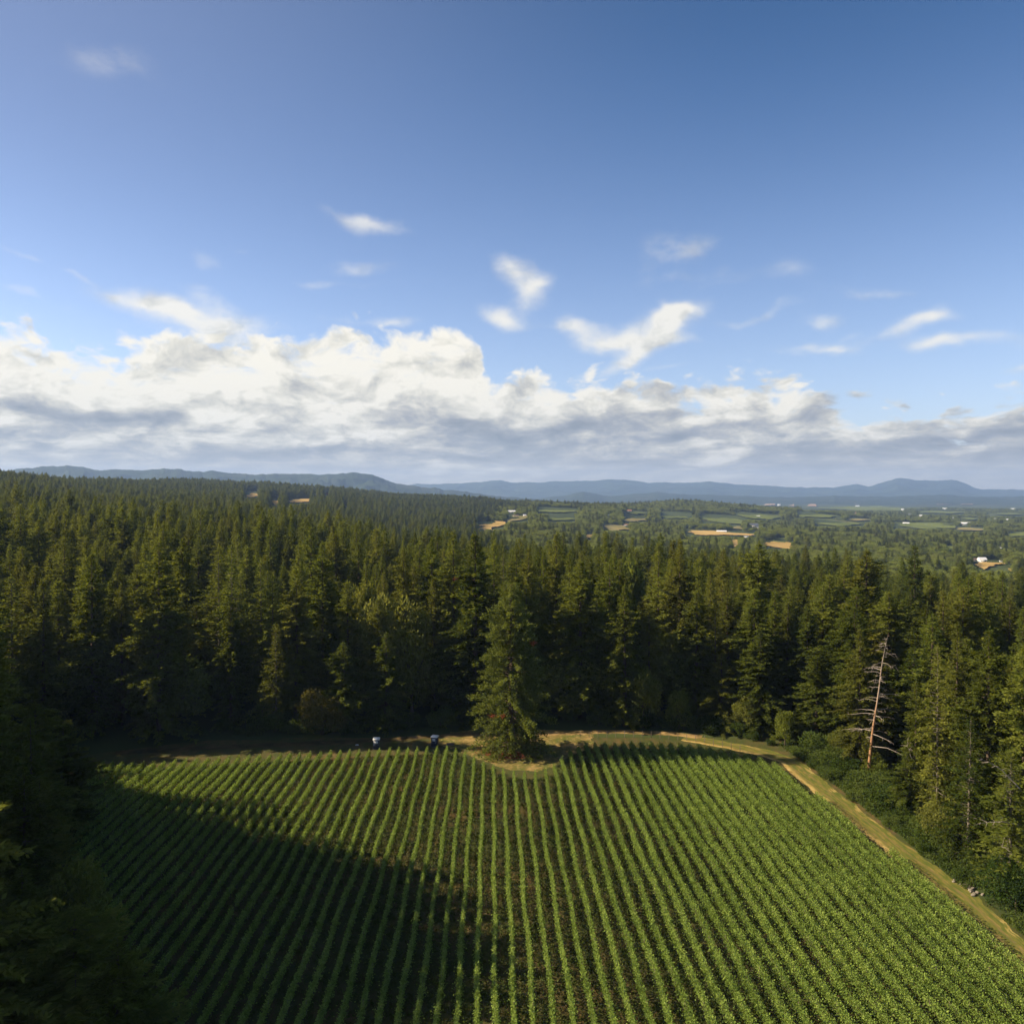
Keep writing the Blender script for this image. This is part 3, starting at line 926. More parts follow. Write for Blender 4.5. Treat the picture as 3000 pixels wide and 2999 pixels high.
def conifer_mesh(H, R, seed, kind='fir', dens=1.0, leaf=1.0):
    """crown of a redwood or fir: whorls of drooping branches, each a fan of small sprays. Returns crown co/faces and limb segments."""
    rng = np.random.default_rng(seed)
    dz = {'fir': .92, 'redwood': .84, 'thin': 1.0}[kind] / dens
    z = .05 * H if kind != 'thin' else .10 * H
    pos, dr, ln, wd, limbs = [], [], [], [], []
    ph = rng.uniform(0, 7, 6)
    lean = rng.normal(0, .006, 2)
    while z < H * .985:
        t = z / H
        # profile: widest low down, tapering to a point, bulging by storey
        if kind == 'redwood':
            rr = R * (1 - t ** 1.9) ** .80 * min(1, .66 + t * 1.7)
        elif kind == 'thin':
            rr = R * (1 - t) ** .62 * min(1, .5 + t * 1.3)
        else:
            rr = R * (1 - t) ** (.56 + .05 * (seed % 4)) * min(1, .70 + t * 2.0)
        rr *= 1 + .17 * math.sin(t * (15 + seed % 5 * 3) + ph[0]) + .10 * math.sin(t * 47 + ph[1])
        nb_ = int(rng.integers(5, 8)) if t < .85 else 5
        a0 = rng.uniform(0, 6.28)
        for k in range(nb_):
            a = a0 + k * 6.283 / nb_ + rng.normal(0, .25)
            lump = 1 + .24 * math.sin(a * 2 + ph[2] + t * 9) + .18 * math.sin(a * 3 + ph[3] - t * 14)
            r = rr * lump * rng.uniform(.68, 1.18)
            if kind == 'thin' and rng.random() < .12:
                r *= .35
            if r < .35:
                r = .35
            up = .55 * t - .12 + rng.normal(0, .07)         # upper branches rise, lower ones droop
            ca, sa = math.cos(a), math.sin(a)
            cx0, cy0 = lean[0] * z, lean[1] * z
            n = max(3, int(r / .34 * (1.0 if kind != 'thin' else .7)))
            s = np.linspace(.25 if kind != 'thin' else .34, 1.0, n) + rng.normal(0, .02, n)
            s = np.clip(s, .1, 1.05)
            droop = -.22 * s ** 2 * r * (1 - .7 * t)
            bx = cx0 + ca * r * s
            by = cy0 + sa * r * s
            bz = z + up * r * s + droop
            limbs.append(((cx0, cy0, z), (cx0 + ca * r * .8, cy0 + sa * r * .8, z + up * r * .8 - .14 * r * (1 - .7 * t)), .05 + .012 * r, .015))
            for sd in (-1, 1):
                for rep in range(3 if kind != 'thin' else 2):
                    f = rng.uniform(.35, 1.15, n)
                    ux = ca * .62 - sa * sd * f
                    uy = sa * .62 + ca * sd * f
                    uz = rng.normal(-.18, .26, n) + .35 * t
                    taper = (1.12 - .55 * s)
                    L = rng.uniform(.75, 1.35, n) * (.42 + .16 * min(r, 4.0)) * taper * leaf
                    pos.append(np.stack([bx + rng.normal(0, .10, n), by + rng.normal(0, .10, n), bz + rng.normal(0, .16, n)], 1))
                    dr.append(np.stack([ux, uy, uz], 1))
                    ln.append(L)
                    wd.append(L * rng.uniform(.30, .5, n))
        z += dz * rng.uniform(.75, 1.25) * (1 - .35 * t)
    # leader
    n = 14
    zz = np.linspace(H * .955, H, n)
    aa = rng.uniform(0, 6.28, n)
    pos.append(np.stack([lean[0] * zz, lean[1] * zz, zz], 1))
    dr.append(np.stack([np.cos(aa) * .5, np.sin(aa) * .5, np.full(n, .9)], 1))
    ln.append(np.full(n, .5))
    wd.append(np.full(n, .16))
    pos, dr, ln, wd = np.concatenate(pos), np.concatenate(dr), np.concatenate(ln), np.concatenate(wd)
    co, f = leaf_quads(pos, dr, ln, wd, rng, .55)
    trunk = [((lean[0] * H * a_, lean[1] * H * a_, H * a_), (lean[0] * H * b_, lean[1] * H * b_, H * b_), (H * TK[kind]) * (1 - a_) ** .8 + .03, (H * TK[kind]) * (1 - b_) ** .8 + .02)
             for a_, b_ in zip(np.linspace(0, .985, 8)[:-1], np.linspace(0, .985, 8)[1:])]
    return co, f, trunk, limbs


def broad_mesh(H, R, seed, leaf=.5, n_clumps=16, per=330, low=.06):
    """round-headed tree: leaf clumps on a forked frame, with gaps between them"""
    rng = np.random.default_rng(seed)
    segs = []
    fork = H * rng.uniform(.22, .32)
    segs.append(((0, 0, 0), (.1, 0, fork), H * .028, H * .021))
    pos, dr = [], []
    for k in range(n_clumps):
        a = rng.uniform(0, 6.283)
        e = rng.uniform(-.55, 1.0)
        rad = R * (1 - .55 * max(e, 0) ** 2) * rng.uniform(.35, .78)
        c = np.array([math.cos(a) * rad, math.sin(a) * rad, H * (low + .14) + (H * (.80 - low)) * (e * .5 + .32) * rng.uniform(.9, 1.1)])
        cr = R * rng.uniform(.26, .46)
        c[2] = min(c[2], H - cr * .75)
        segs.append(((.1, 0, fork), tuple(c), H * .011, H * .003))
        m_ = int(per * (cr / (R * .36)) ** 2)
        v = rng.normal(size=(m_, 3))
        v /= np.linalg.norm(v, axis=1, keepdims=True)
        lump = 1 + .22 * np.sin(v[:, 0] * 5 + k) * np.sin(v[:, 1] * 5 + 2 * k) + .12 * np.sin(v[:, 2] * 9 + k)
        rad_ = cr * lump * rng.uniform(.55, 1.05, m_) ** .5
        p = c + v * rad_[:, None] * np.array([1, 1, .8])
        pos.append(p)
        d = v * .8 + rng.normal(size=(m_, 3)) * .6
        dr.append(d)
    pos, dr = np.concatenate(pos), np.concatenate(dr)
    n = len(pos)
    L = rng.uniform(.6, 1.3, n) * leaf
    co, f = leaf_quads(pos, dr, L, L * .62, rng, 1.0)
    return co, f, segs


def build_tree(name, parts, label=None, cat='tree', group=None, loc=(0, 0, 0), rz=0, sc=1.0):
    """parts: [(child name, co, faces, material)]"""
    r = empty(name, loc, rz, sc)
    for pn, co, f, mt in parts:
        mesh_obj(pn, co, f, mt, r)
    if label:
        tag(r, label, cat, group)
    return r


def copy_tree(src, loc, rz, sc):
    r = src.copy()
    C.objects.link(r)
    r.location = loc
    r.rotation_euler = (0, 0, rz)
    r.scale = sc if hasattr(sc, '__len__') else (sc, sc, sc)
    for ch in src.children:
        c = ch.copy()
        C.objects.link(c)
        c.parent = r
    return r


# prototypes become the first placed tree of their kind; meshes are shared by all copies
PROTO = {}
for i in range(5):
    co, f, tr, lb = conifer_mesh(38, (5.6, 6.6, 5.0, 7.2, 6.0)[i], 100 + i, 'fir', 1.0)
    PROTO['fir', i] = (38, [('crown', co, f, 'conifer'), ('trunk',) + tubes(tr + lb[::3], 5) + ('bark',)])
for i in range(5):
    co, f, tr, lb = conifer_mesh(42, (6.2, 5.4, 7.0, 6.0, 6.6)[i], 200 + i, 'redwood', 1.0)
    PROTO['redwood', i] = (42, [('crown', co, f, 'conifer'), ('trunk',) + tubes(tr + lb[::3], 5) + ('bark',)])
for i in range(2):
    co, f, tr, lb = conifer_mesh(40, 5.8, 300 + i, 'thin', 1.15)
    PROTO['thin', i] = (40, [('crown', co, f, 'conifer'), ('trunk',) + tubes(tr + lb[::2], 5) + ('palebark',)])
for i in range(4):
    co, f, sg = broad_mesh(14, 6.2, 400 + i, .62, 17, 300)
    PROTO['oak', i] = (14, [('crown', co, f, 'oak'), ('trunk',) + tubes(sg, 6) + ('bark',)])
for i in range(2):
    co, f, sg = broad_mesh(15, 6.0, 420 + i, .52, 20, 420)
    PROTO['paleoak', i] = (15, [('crown', co, f, 'paleoak'), ('trunk',) + tubes(sg, 6) + ('bark',)])
for i in range(2):
    co, f, sg = broad_mesh(14, 6.2, 440 + i, .42, 17, 560, .05)
    PROTO['brownoak', i] = (14, [('crown', co, f, 'brownoak'), ('trunk',) + tubes(sg, 6) + ('bark',)])
for i in range(3):
    co, f, sg = broad_mesh(4.2, 3.2, 460 + i, .34, 14, 240, -.05)
    PROTO['bush', i] = (4.2, [('foliage', co, f, 'bush'), ('stems',) + tubes(sg, 5) + ('bark',)])
MESH = {}
for key, (h_, parts) in list(PROTO.items()):
    ms = []
    for pn, co, f, mt in parts:
        o = mesh_obj(pn, co, f, M[mt])
        ms.append((pn, o.data))
        bpy.data.objects.remove(o)
    MESH[key] = (h_, ms)


def place(key, name, x, y, h, wf=1.0, rz=None, lean=(0, 0), zoff=0.0, rng=random):
    """a tree of the given kind, h metres tall, wf times its usual width"""
    H0, ms = MESH[key]
    s = h / H0
    z = float(height(x, y)) if math.hypot(x, y) > 150 else 0.0
    r = empty(name, (x, y, z + zoff), rng.uniform(0, 6.28) if rz is None else rz, (s * wf, s * wf, s))
    if lean != (0, 0):
        r.rotation_euler = (lean[0], lean[1], r.rotation_euler[2])
    for pn, me in ms:
        o = bpy.data.objects.new(pn, me)
        C.objects.link(o)
        o.parent = r
    return r


# ------------------------------------------------------------------ which ground may carry trees
EDGE = [(-52, 40), (-50, 70), (-54, 94), (-60, 104), (-72, 122), (-88, 142), (-97, 160), (-106, 172), (-150, 180), (-150, 196), (-112, 200), (-90, 203), (-60, 205), (-30, 208), (-18, 214), (-6, 216), (4, 217), (20, 216), (40, 212), (58, 205),
        (66, 197.5), (70.5, 190), (72.5, 175), (74, 150), (75, 120), (75.5, 90), (76, 40)]
rng = np.random.default_rng(77)
OPEN = EDGE + [(77, -20), (-52, -20)]


def is_open(x, y, grow=0.0):
    return inside(x, y, OPEN)


# sunlit parts of the vineyard: nothing may shade them
LITP = []
for px in range(360, 1300, 24):
    for py in range(2236, 2340, 16):
        LITP.append(gp(px, py))
for px in range(900, 2000, 40):
    for py in range(2250, 2540, 24):
        LITP.append(gp(px, py))
for px in range(1330, 2000, 40):
    for py in range(2540, 2999, 40):
        LITP.append(gp(px, py))
for px in range(420, 900, 30):
    for py in range(2455, 2476, 10):
        LITP.append(gp(px + 60, py))
LITP = np.array(LITP)
sx, sy = -math.cos(SUN_AZ), math.sin(SUN_AZ)          # horizontal direction to the sun
TANE = math.tan(SUN_EL)


def sun_cap(x, y, r):
    """the tallest a tree of crown radius r may be at (x, y) without shading the sunlit parts"""
    dx, dy = x - LITP[:, 0], y - LITP[:, 1]
    along = dx * sx + dy * sy
    perp = np.abs(dx * sy - dy * sx)
    m = (along > 0) & (perp < r * .85)
    if not m.any():
        return 99.0
    return float((along[m] * TANE + perp[m] * 1.4).min())


NEAR = []          # placed individually: (distance, object, kind)
occupied = []


def free(x, y, d):
    if not occupied:
        return True
    a = np.array(occupied)
    return bool((((a[:, 0] - x) ** 2 + (a[:, 1] - y) ** 2) > np.maximum(d, a[:, 2]) ** 2).all())


# ------------------------------------------------------------------ trees that the photograph shows one by one
# (x of the top, y of the top, distance ahead, crown width in photograph pixels, kind, label)
HAND = [
    (1329, 1549, 236, 125, 'redwood', 'pointed redwood just behind the broad one beside the lone vineyard tree'),
    (1392, 1559, 221, 205, 'redwood', 'broad tall redwood at the forest edge, on the cabin side of the lone vineyard tree'),
    (1445, 1592, 246, 110, 'fir', 'dark fir between the broad edge redwood and the lone vineyard tree'),
    (1513, 1585, 252, 90, 'fir', 'narrow fir directly behind the lone vineyard tree'),
    (1547, 1600, 232, 100, 'redwood', 'dark redwood close behind the lone vineyard tree'),
    (1591, 1604, 258, 60, 'fir', 'slim pointed fir a little beyond the lone vineyard tree'),
    (1630, 1560, 262, 120, 'redwood', 'tallest redwood beyond the lone vineyard tree, standing above its neighbours'),
    (1700, 1640, 224, 170, 'redwood', 'sunlit broad redwood at the edge, first past the lone vineyard tree'),
    (1787, 1637, 240, 120, 'fir', 'shaggy fir above the shaded end of the vineyard'),
    (1823, 1545, 300, 120, 'oak', 'spreading dark tree rising above the firs'),
    (1855, 1752, 222, 90, 'fir', 'shorter fir at the edge above the shaded track'),
    (1903, 1766, 220, 85, 'fir', 'narrow fir with a sharp top at the edge above the shaded track'),
    (1928, 1588, 270, 120, 'fir', 'tall fir in the second rank above the shaded track'),
    (1968, 1633, 252, 110, 'fir', 'shaggy fir in the second rank, where the track begins to bend'),
    (2041, 1730, 221, 130, 'redwood', 'sunlit redwood at the edge before the track bends down'),
    (2046, 1631, 258, 100, 'fir', 'tall fir behind the sunlit edge redwood'),
    (2114, 1911, 213, 110, 'fir', 'low bushy fir standing right at the edge by the track bend'),
    (2130, 1704, 236, 120, 'fir', 'olive fir behind the low bushy one by the track bend'),
    (2228, 1848, 208, 150, 'redwood', 'broad rounded conifer at the edge over the track bend'),
    (2272, 1730, 226, 120, 'fir', 'pointed fir behind the broad rounded conifer at the bend'),
    (2394, 1893, 186, 170, 'fir', 'layered fir with long low branches just past the track bend'),
    (2409, 1709, 224, 140, 'fir', 'tall olive fir beyond the track bend'),
    (2507, 1776, 192, 150, 'redwood', 'sunlit broad conifer above the dead bare tree'),
    (2523, 1838, 180, 130, 'fir', 'dense conifer next to the dead bare tree'),
    (2680, 1595, 330, 110, 'fir', 'tall fir far back in the wood above the dead bare tree'),
    (2684, 1989, 152, 100, 'fir', 'slim dark fir just beside the dead bare tree'),
    (2751, 1885, 146, 150, 'thin', 'shaggy open fir along the track past the dead bare tree'),
    (2766, 1725, 196, 140, 'fir', 'tall olive fir in the second rank above the track'),
    (2808, 1823, 150, 150, 'fir', 'sunlit fir over the track, beside the layered conical one'),
    (2901, 1838, 138, 190, 'redwood', 'large layered conical conifer over the lower track'),
    (2875, 1673, 220, 130, 'fir', 'tall fir behind the large layered conifer'),
    (2998, 1880, 130, 190, 'fir', 'dark green dense fir beyond the large layered conifer'),
    (2840, 2100, 118, 190, 'thin', 'ragged fir with lichened bare branches above the lower track'),
    (2965, 2190, 104, 210, 'thin', 'ragged fir with pale dead boughs above the round bush'),
    (2660, 2200, 137, 150, 'thin', 'short ragged fir with leaning dead tops below the bare tree'),
    (148, 1626, 262, 110, 'fir', 'sunlit fir, the brightest of the shaded wood opposite the sunny side'),
    (70, 1657, 250, 80, 'fir', 'small pointed fir beside the brightest fir of the shaded wood'),
    (192, 1590, 285, 90, 'fir', 'brownish fir behind the brightest fir of the shaded wood'),
    (251, 1612, 268, 95, 'redwood', 'tall pale topped conifer in the shaded wood'),
    (399, 1662, 248, 130, 'fir', 'brownish layered fir in the shaded wood'),
    (471, 1725, 232, 62, 'fir', 'slim pointed young fir lit along one side'),
    (642, 1596, 228, 170, 'thin', 'tall ragged fir with a white bare upper trunk and dead boughs'),
    (766, 1637, 226, 150, 'thin', 'broad ragged fir with a pale trunk beside the bare topped one'),
    (808, 1823, 212, 110, 'thin', 'lower ragged fir at the forest edge behind the vine row ends'),
    (875, 1592, 262, 110, 'fir', 'tall dark fir between the ragged firs and the pale oaks'),
    (960, 1640, 240, 130, 'redwood', 'dark dense conifer above the olive brown oak'),
    (1020, 1700, 226, 120, 'fir', 'dark fir just before the pale green oaks'),
    (1270, 1690, 232, 110, 'fir', 'shaded fir between the pale oaks and the tall redwoods'),
    (560, 1640, 250, 110, 'fir', 'dark fir beside the white bare topped one'),
    (320, 1700, 240, 110, 'redwood', 'dark rounded conifer deep in shade above the olive brown oak by the track'),
    (1104, 1728, 226, 170, 'paleoak', 'pale yellow green oak among the firs, the one farther from the tall redwoods'),
    (1206, 1722, 224, 180, 'paleoak', 'pale yellow green oak among the firs, the one nearer the tall redwoods'),
    (1075, 1690, 250, 150, 'paleoak', 'pale yellow green treetop just behind the two pale oaks'),
    (1130, 1852, 213, 120, 'fir', 'short shaded fir below the pale green oaks'),
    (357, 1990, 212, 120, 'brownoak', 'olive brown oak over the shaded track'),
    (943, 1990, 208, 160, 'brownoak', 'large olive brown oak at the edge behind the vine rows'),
    (1010, 1880, 212, 120, 'fir', 'short dark fir beside the large olive brown oak'),
    (1885, 1905, 214, 110, 'oak', 'dark broadleaf in shade beyond the track'),
    (1990, 2010, 213, 90, 'oak', 'small dark broadleaf close to the shaded track'),
    (2185, 2030, 208, 90, 'oak', 'small bushy tree beside the track bend'),
    (2300, 2070, 196, 70, 'oak', 'leafy shrub tree at the outside of the track bend'),
    (2760, 2320, 122, 130, 'oak', 'bright green broadleaf beside the lower track'),
    (2450, 2140, 168, 80, 'oak', 'small green broadleaf beside the track below the bare tree'),
    (98, 2056, 141, 230, 'redwood', 'large dim conifer leaning over the shaded corner of the vineyard'),
    (190, 2110, 147, 190, 'fir', 'dim fir just behind the large dim conifer at the vineyard corner'),
    (10, 2120, 150, 190, 'fir', 'dim fir on the outer side of the large dim conifer'),
    (235, 2480, 104, 210, 'oak', 'small tree catching some sun in the dark vineyard corner'),
    (225, 2650, 84, 380, 'redwood', 'nearest dark conifer at the shaded lower corner of the field'),
    (70, 2540, 96, 260, 'fir', 'dark fir behind the nearest conifer at the shaded lower corner'),
    (345, 2740, 80, 220, 'redwood', 'dark low conifer beside the nearest conifer at the shaded corner'),
]
var = {'fir': 5, 'redwood': 5, 'thin': 2, 'oak': 4, 'paleoak': 2, 'brownoak': 2, 'bush': 3}
NAMES = {'fir': 'fir_tree', 'redwood': 'redwood_tree', 'thin': 'ragged_fir', 'oak': 'broadleaf_tree', 'paleoak': 'pale_oak_tree', 'brownoak': 'olive_brown_oak', 'bush': 'shrub'}
BASEW = {'fir': 10.4 / 38, 'redwood': 11.2 / 42, 'thin': 11.4 / 40, 'oak': 13.4 / 14, 'paleoak': 13.0 / 15, 'brownoak': 13.4 / 14, 'bush': 6.6 / 4.2}
random.seed(5)
n_hand = 0
for k, (px, py, dist, wpx, kind, label) in enumerate(HAND):
    rx, ry, rz_ = rayd(px, py)
    if px > 2330:
        dist = max(dist, 77.0 / (rx / ry))
    x, y = rx / ry * dist, dist
    ztop = CAM_Z + rz_ / ry * dist
    zb = float(height(x, y)) if dist > 150 else 0.0
    h = ztop - zb
    wf = (wpx / F * dist) / (BASEW[kind] * h)
    v_ = k % var[kind]
    o = place((kind, v_), NAMES[kind], x, y, h, wf, rz=(k * 2.4) % 6.28)
    o['label'] = label
    o['category'] = 'tree'
    grp = {'fir': 'conifers of the forest round the vineyard', 'redwood': 'conifers of the forest round the vineyard', 'thin': 'conifers of the forest round the vineyard'}.get(kind, 'broadleaf trees at the forest edge')
    o['group'] = grp
    occupied.append((x, y, 3.8))
    n_hand += 1

# ------------------------------------------------------------------ the rest of the forest
ZONES = []          # openings that must stay in view: (x0, x1, y_bottom, distance)
for fdef in FIELDS:
    if len(fdef) > 5:
        xs = [p[0] for p in fdef[1]]
        ys = [p[1] for p in fdef[1]]
        ZONES.append((min(xs) + 2, max(xs) - 2, min(ys) + .62 * (max(ys) - min(ys)), fdef[5] * 1.1))
HOUSES = [  # centre x, base y, width px, height px, walls, roof, turn, label
    (1499, 1503, 20, 8, 'cream', 'white', .1, 'long cream farmhouse with a pale roof above the golden slope'),
    (1511, 1513, 15, 5, 'grey', 'brown', .3, 'low brown roofed house just below the long cream farmhouse'),
    (1537, 1513, 8, 6, 'white', 'white', .2, 'small white cottage at the end of the golden slope'),
    (1488, 1513, 7, 4, 'grey', 'grey', .5, 'small grey outbuilding at the top of the golden slope'),
    (1784, 1515, 11, 7, 'white', 'white', .6, 'small white gabled house among trees on the middle hill'),
    (1840, 1500, 19, 6, 'cream', 'rust', .1, 'red roofed house beside a green meadow on the middle hill'),
    (1834, 1540, 14, 5, 'white', 'rust', .1, 'low red roofed bungalow beside the pale meadow'),
    (2114, 1560, 25, 6, 'white', 'white', .05, 'white roofed barn in the golden field'),
    (2208, 1547, 24, 13, 'cream', 'slate', .5, 'large grey gabled country house behind the golden field'),
    (2224, 1550, 14, 7, 'cream', 'slate', .2, 'grey roofed wing next to the large gabled country house'),
    (2253, 1547, 14, 6, 'white', 'white', .3, 'white shed beside the large gabled country house'),
    (2221, 1515, 9, 4, 'white', 'white', .1, 'tiny white house in the green field'),
    (2187, 1574, 13, 5, 'white', 'slate', .2, 'grey roofed cottage hidden below the golden field'),
    (2211, 1584, 8, 6, 'cream', 'tan', .2, 'small tan shed below the gabled country house'),
    (2282, 1482, 7, 5, 'white', 'white', .2, 'white farmhouse between the bare tan knolls'),
    (2505, 1505, 11, 4, 'cream', 'rust', .1, 'orange roofed house in the wooded valley'),
    (2512, 1484, 10, 3, 'white', 'white', .1, 'white barn on the crest beside the far green field'),
    (2646, 1496, 8, 5, 'white', 'white', .3, 'white shed at the end of the far green field'),
    (2654, 1536, 14, 5, 'white', 'white', .1, 'white roofed barn at the near edge of the valley vineyard'),
    (2697, 1514, 7, 5, 'white', 'white', .2, 'small white house in trees beyond the valley vineyard'),
    (2664, 1509, 10, 4, 'white', 'slate', .2, 'grey house in trees above the valley vineyard'),
    (2768, 1493, 11, 4, 'white', 'white', .1, 'white farm building on the far side of the valley'),
    (2791, 1520, 11, 4, 'white', 'white', .4, 'bright white house beside the small green field'),
    (2826, 1537, 30, 6, 'white', 'white', .04, 'very long white barn at the end of the valley vineyard'),
    (2895, 1524, 8, 4, 'white', 'white', .2, 'small white shed nearest the pair of white houses'),
    (2914, 1524, 15, 5, 'white', 'white', .1, 'wide white house, first of the pair past the small green field'),
    (2952, 1525, 12, 4, 'white', 'white', .15, 'wide white house, second of the pair past the small green field'),
    (2968, 1495, 9, 5, 'white', 'white', .3, 'white house on the far valley edge'),
    (2922, 1553, 7, 6, 'white', 'white', .3, 'little white cottage below the pale field end'),
    (2931, 1606, 14, 4, 'white', 'slate', .1, 'flat grey roof showing through the oak wood'),
    (2729, 1611, 15, 6, 'cream', 'tan', .2, 'tan roofed house among oaks above the conifers'),
    (2689, 1609, 7, 4, 'white', 'white', .2, 'tiny white gable among oaks above the conifers'),
    (2877, 1647, 17, 12, 'white', 'white', .5, 'bright white two storey house behind the golden field'),
    (2850, 1644, 20, 7, 'cream', 'brown', .1, 'dark roofed bungalow beside the bright white house'),
    (2936, 1646, 12, 4, 'white', 'slate', .1, 'small grey shed at the far end of the golden field'),
    (924, 1451, 8, 4, 'white', 'white', .1, 'white shed on the hazy ridge above the pale meadow'),
    (957, 1449, 18, 4, 'rust', 'rust', .1, 'red roofed barn on the hazy ridge'),
    (1013, 1487, 8, 4, 'cream', 'white', .1, 'pale roof peeping from the dark firs, farther from the ridge barn'),
    (1625, 1467, 10, 3, 'white', 'white', .1, 'small white roof on the ridge before the blue mountains'),
    (1490, 1607, 9, 5, 'white', 'white', .2, 'little white roof seen between the treetops of the near forest'),
]
HP = []
for hx, hy, w_, h_, wl, rf, tn, lb in HOUSES:
    x, y, d = ground_hit(hx, hy, 330)
    HP.append((x, y, d))
    ZONES.append((hx - w_ * .42, hx + w_ * .42, hy - h_ * .35, d + 12))
ZA = np.array(ZONES)


def blocks_view(x, y, h, halfw):
    """whether trees here would hide an opening farther off"""
    d = np.hypot(x, y)
    g = height(x, y)
    px, pt = project(x, y, g + h)
    hw = halfw / d * F
    r = np.zeros(np.shape(x), bool)
    for x0, x1, yb, dz in ZONES:
        r |= (px + hw > x0) & (px - hw < x1) & (pt < yb) & (d < dz)
    return r


def in_field(x, y, pad=0):
    d = np.hypot(x, y)
    px, py = project(x, y, height(x, y))
    r = np.zeros(np.shape(x), bool)
    for fdef in FIELDS:
        if len(fdef) > 5:
            r |= inside(px, py, fdef[1]) & (d > fdef[5] * .5) & (d < fdef[5] * 1.8)
    for x_, y_, d_ in HP:
        r |= np.hypot(x - x_, y - y_) < 11
    return r


def scatter(d0, d1, spacing, a0=-.70, a1=.70):
    """jittered grid points in a ring sector ahead of the camera"""
    xs = np.arange(-d1, d1, spacing)
    ys = np.arange(0, d1, spacing)
    gx, gy = np.meshgrid(xs, ys, indexing='ij')
    gx = gx.ravel() + rng.uniform(-.42, .42, gx.size) * spacing
    gy = gy.ravel() + rng.uniform(-.42, .42, gy.size) * spacing
    d = np.hypot(gx, gy)
    a = np.arctan2(gx, gy)
    m = (d >= d0) & (d < d1) & (a > a0) & (a < a1)
    return gx[m], gy[m]


def oak_share(x, y):
    """how far the wood is broadleaf: oaks fill the valley ahead and to the east"""
    d = np.hypot(x, y)
    px, _ = project(x, y, height(x, y))
    f = np.clip((px - 1250) / 350, 0, 1) * np.clip((d - 340) / 1000, 0, 1) ** .75
    f = np.clip(f * (1.10 + .5 * fbm(x / 260., y / 260., 71) * 2), 0, .88)
    return np.maximum(f, .05)


# near and middle ranks
gx, gy = scatter(60, 640, 10.6, -1.05, .95)
m = ~is_open(gx, gy)
m &= ~((gx > -52) & (gx < 78) & (gy < 190))
m &= ~((gx > 76) & (gy < 60)) & ~((gx < -52) & (gy < 60))
gx, gy = gx[m], gy[m]
cand = []
for x, y in zip(gx, gy):
    d = math.hypot(x, y)
    # rides at the very edge are filled by hand placed trees
    if not free(x, y, 5.0):
        continue
    px, _ = project(x, y, 0.0)
    osh = float(oak_share(np.array([x]), np.array([y]))[0])
    r_ = rng.random()
    if r_ < osh:
        kind = 'oak'
        h = rng.uniform(12, 20)
    elif r_ > .86 and d > 225:
        kind = 'oak'
        h = rng.uniform(19, 27)
    else:
        kind = 'fir' if rng.random() < .6 else 'redwood'
        if rng.random() < .06:
            kind = 'thin'
        h = rng.normal(34, 8.5) * (1.0 + .12 * float(fbm(x / 60., y / 60., 5)))
        h = min(max(h, 15), 50)
    offscreen = abs(math.atan2(x, y)) > .60
    if x < -50 and y < 205:
        h = rng.uniform(38, 54) if offscreen or y > 175 else rng.uniform(18, 27)
        kind = 'fir' if kind == 'oak' else kind
    if x > 70 and y < 200:
        h = min(h, 24 + (x - 76) * .45 + 8)
        if abs(math.atan2(x, y)) > .62 and x < 110:
            continue
    if x > 70 and y < 176 and 2500 < px < 2660:          # the dead bare tree stands clear of the green ones
        h = min(h, CAM_Z - (2215 - 1455) / F * y)
        if h < 5:
            continue
        if h < 16:
            kind = 'oak'
    rad = 5.0 if kind != 'oak' else 6
    if x < 70 and y < 420 and x < 40:
        cap = sun_cap(x, y, rad)
        if cap < h:
            h = cap * .97
        if h < 9:
            if h < 4.5 or y > 160:
                continue
            kind = 'oak'
    cand.append([x, y, h, kind, d, px])
# trees in front of the forest line are kept below the outlines the photograph shows there
LIM = [(0, 2090), (80, 2060), (150, 2080), (230, 2130), (290, 2230), (340, 2450), (420, 2700), (450, 3100)]
keep = []
for c_ in cand:
    x, y, h, kind, d, px = c_
    if x < -45 and y < 175 and -170 < px < 460:
        lim = float(np.interp(px, [p[0] for p in LIM], [p[1] for p in LIM])) + 40
        hm_ = CAM_Z - (lim - 1455) / F * y
        if hm_ < 4:
            continue
        h = min(h, hm_)
        c_[2] = h
        if h < 15:
            c_[3] = kind = 'oak'
    keep.append(c_)
cand = keep
xa = np.array([c_[0] for c_ in cand])
ya = np.array([c_[1] for c_ in cand])
ha = np.array([c_[2] for c_ in cand])
bv = blocks_view(xa, ya, ha, 4.0) & (np.hypot(xa, ya) > 300)
cand = [c_ for c_, b_ in zip(cand, bv) if not b_]

# the largest in view become objects of their own
def weight(c_):
    x, y, h, kind, d, px = c_
    if not -40 < px < 3040:
        return 0
    e = 1.0
    return h / d * e


cand.sort(key=weight, reverse=True)
N_FIR, N_OAK = 300 - 1 - sum(h_[4] in ('fir', 'redwood', 'thin') for h_ in HAND), 150
ind, rest = [], []
cf = co_ = 0
for c_ in cand:
    if weight(c_) <= 0:
        rest.append(c_)
    elif c_[3] == 'oak' and co_ < N_OAK:
        ind.append(c_)
        co_ += 1
    elif c_[3] != 'oak' and cf < N_FIR:
        ind.append(c_)
        cf += 1
    else:
        rest.append(c_)
print('individual', len(ind), 'rest near', len(rest))

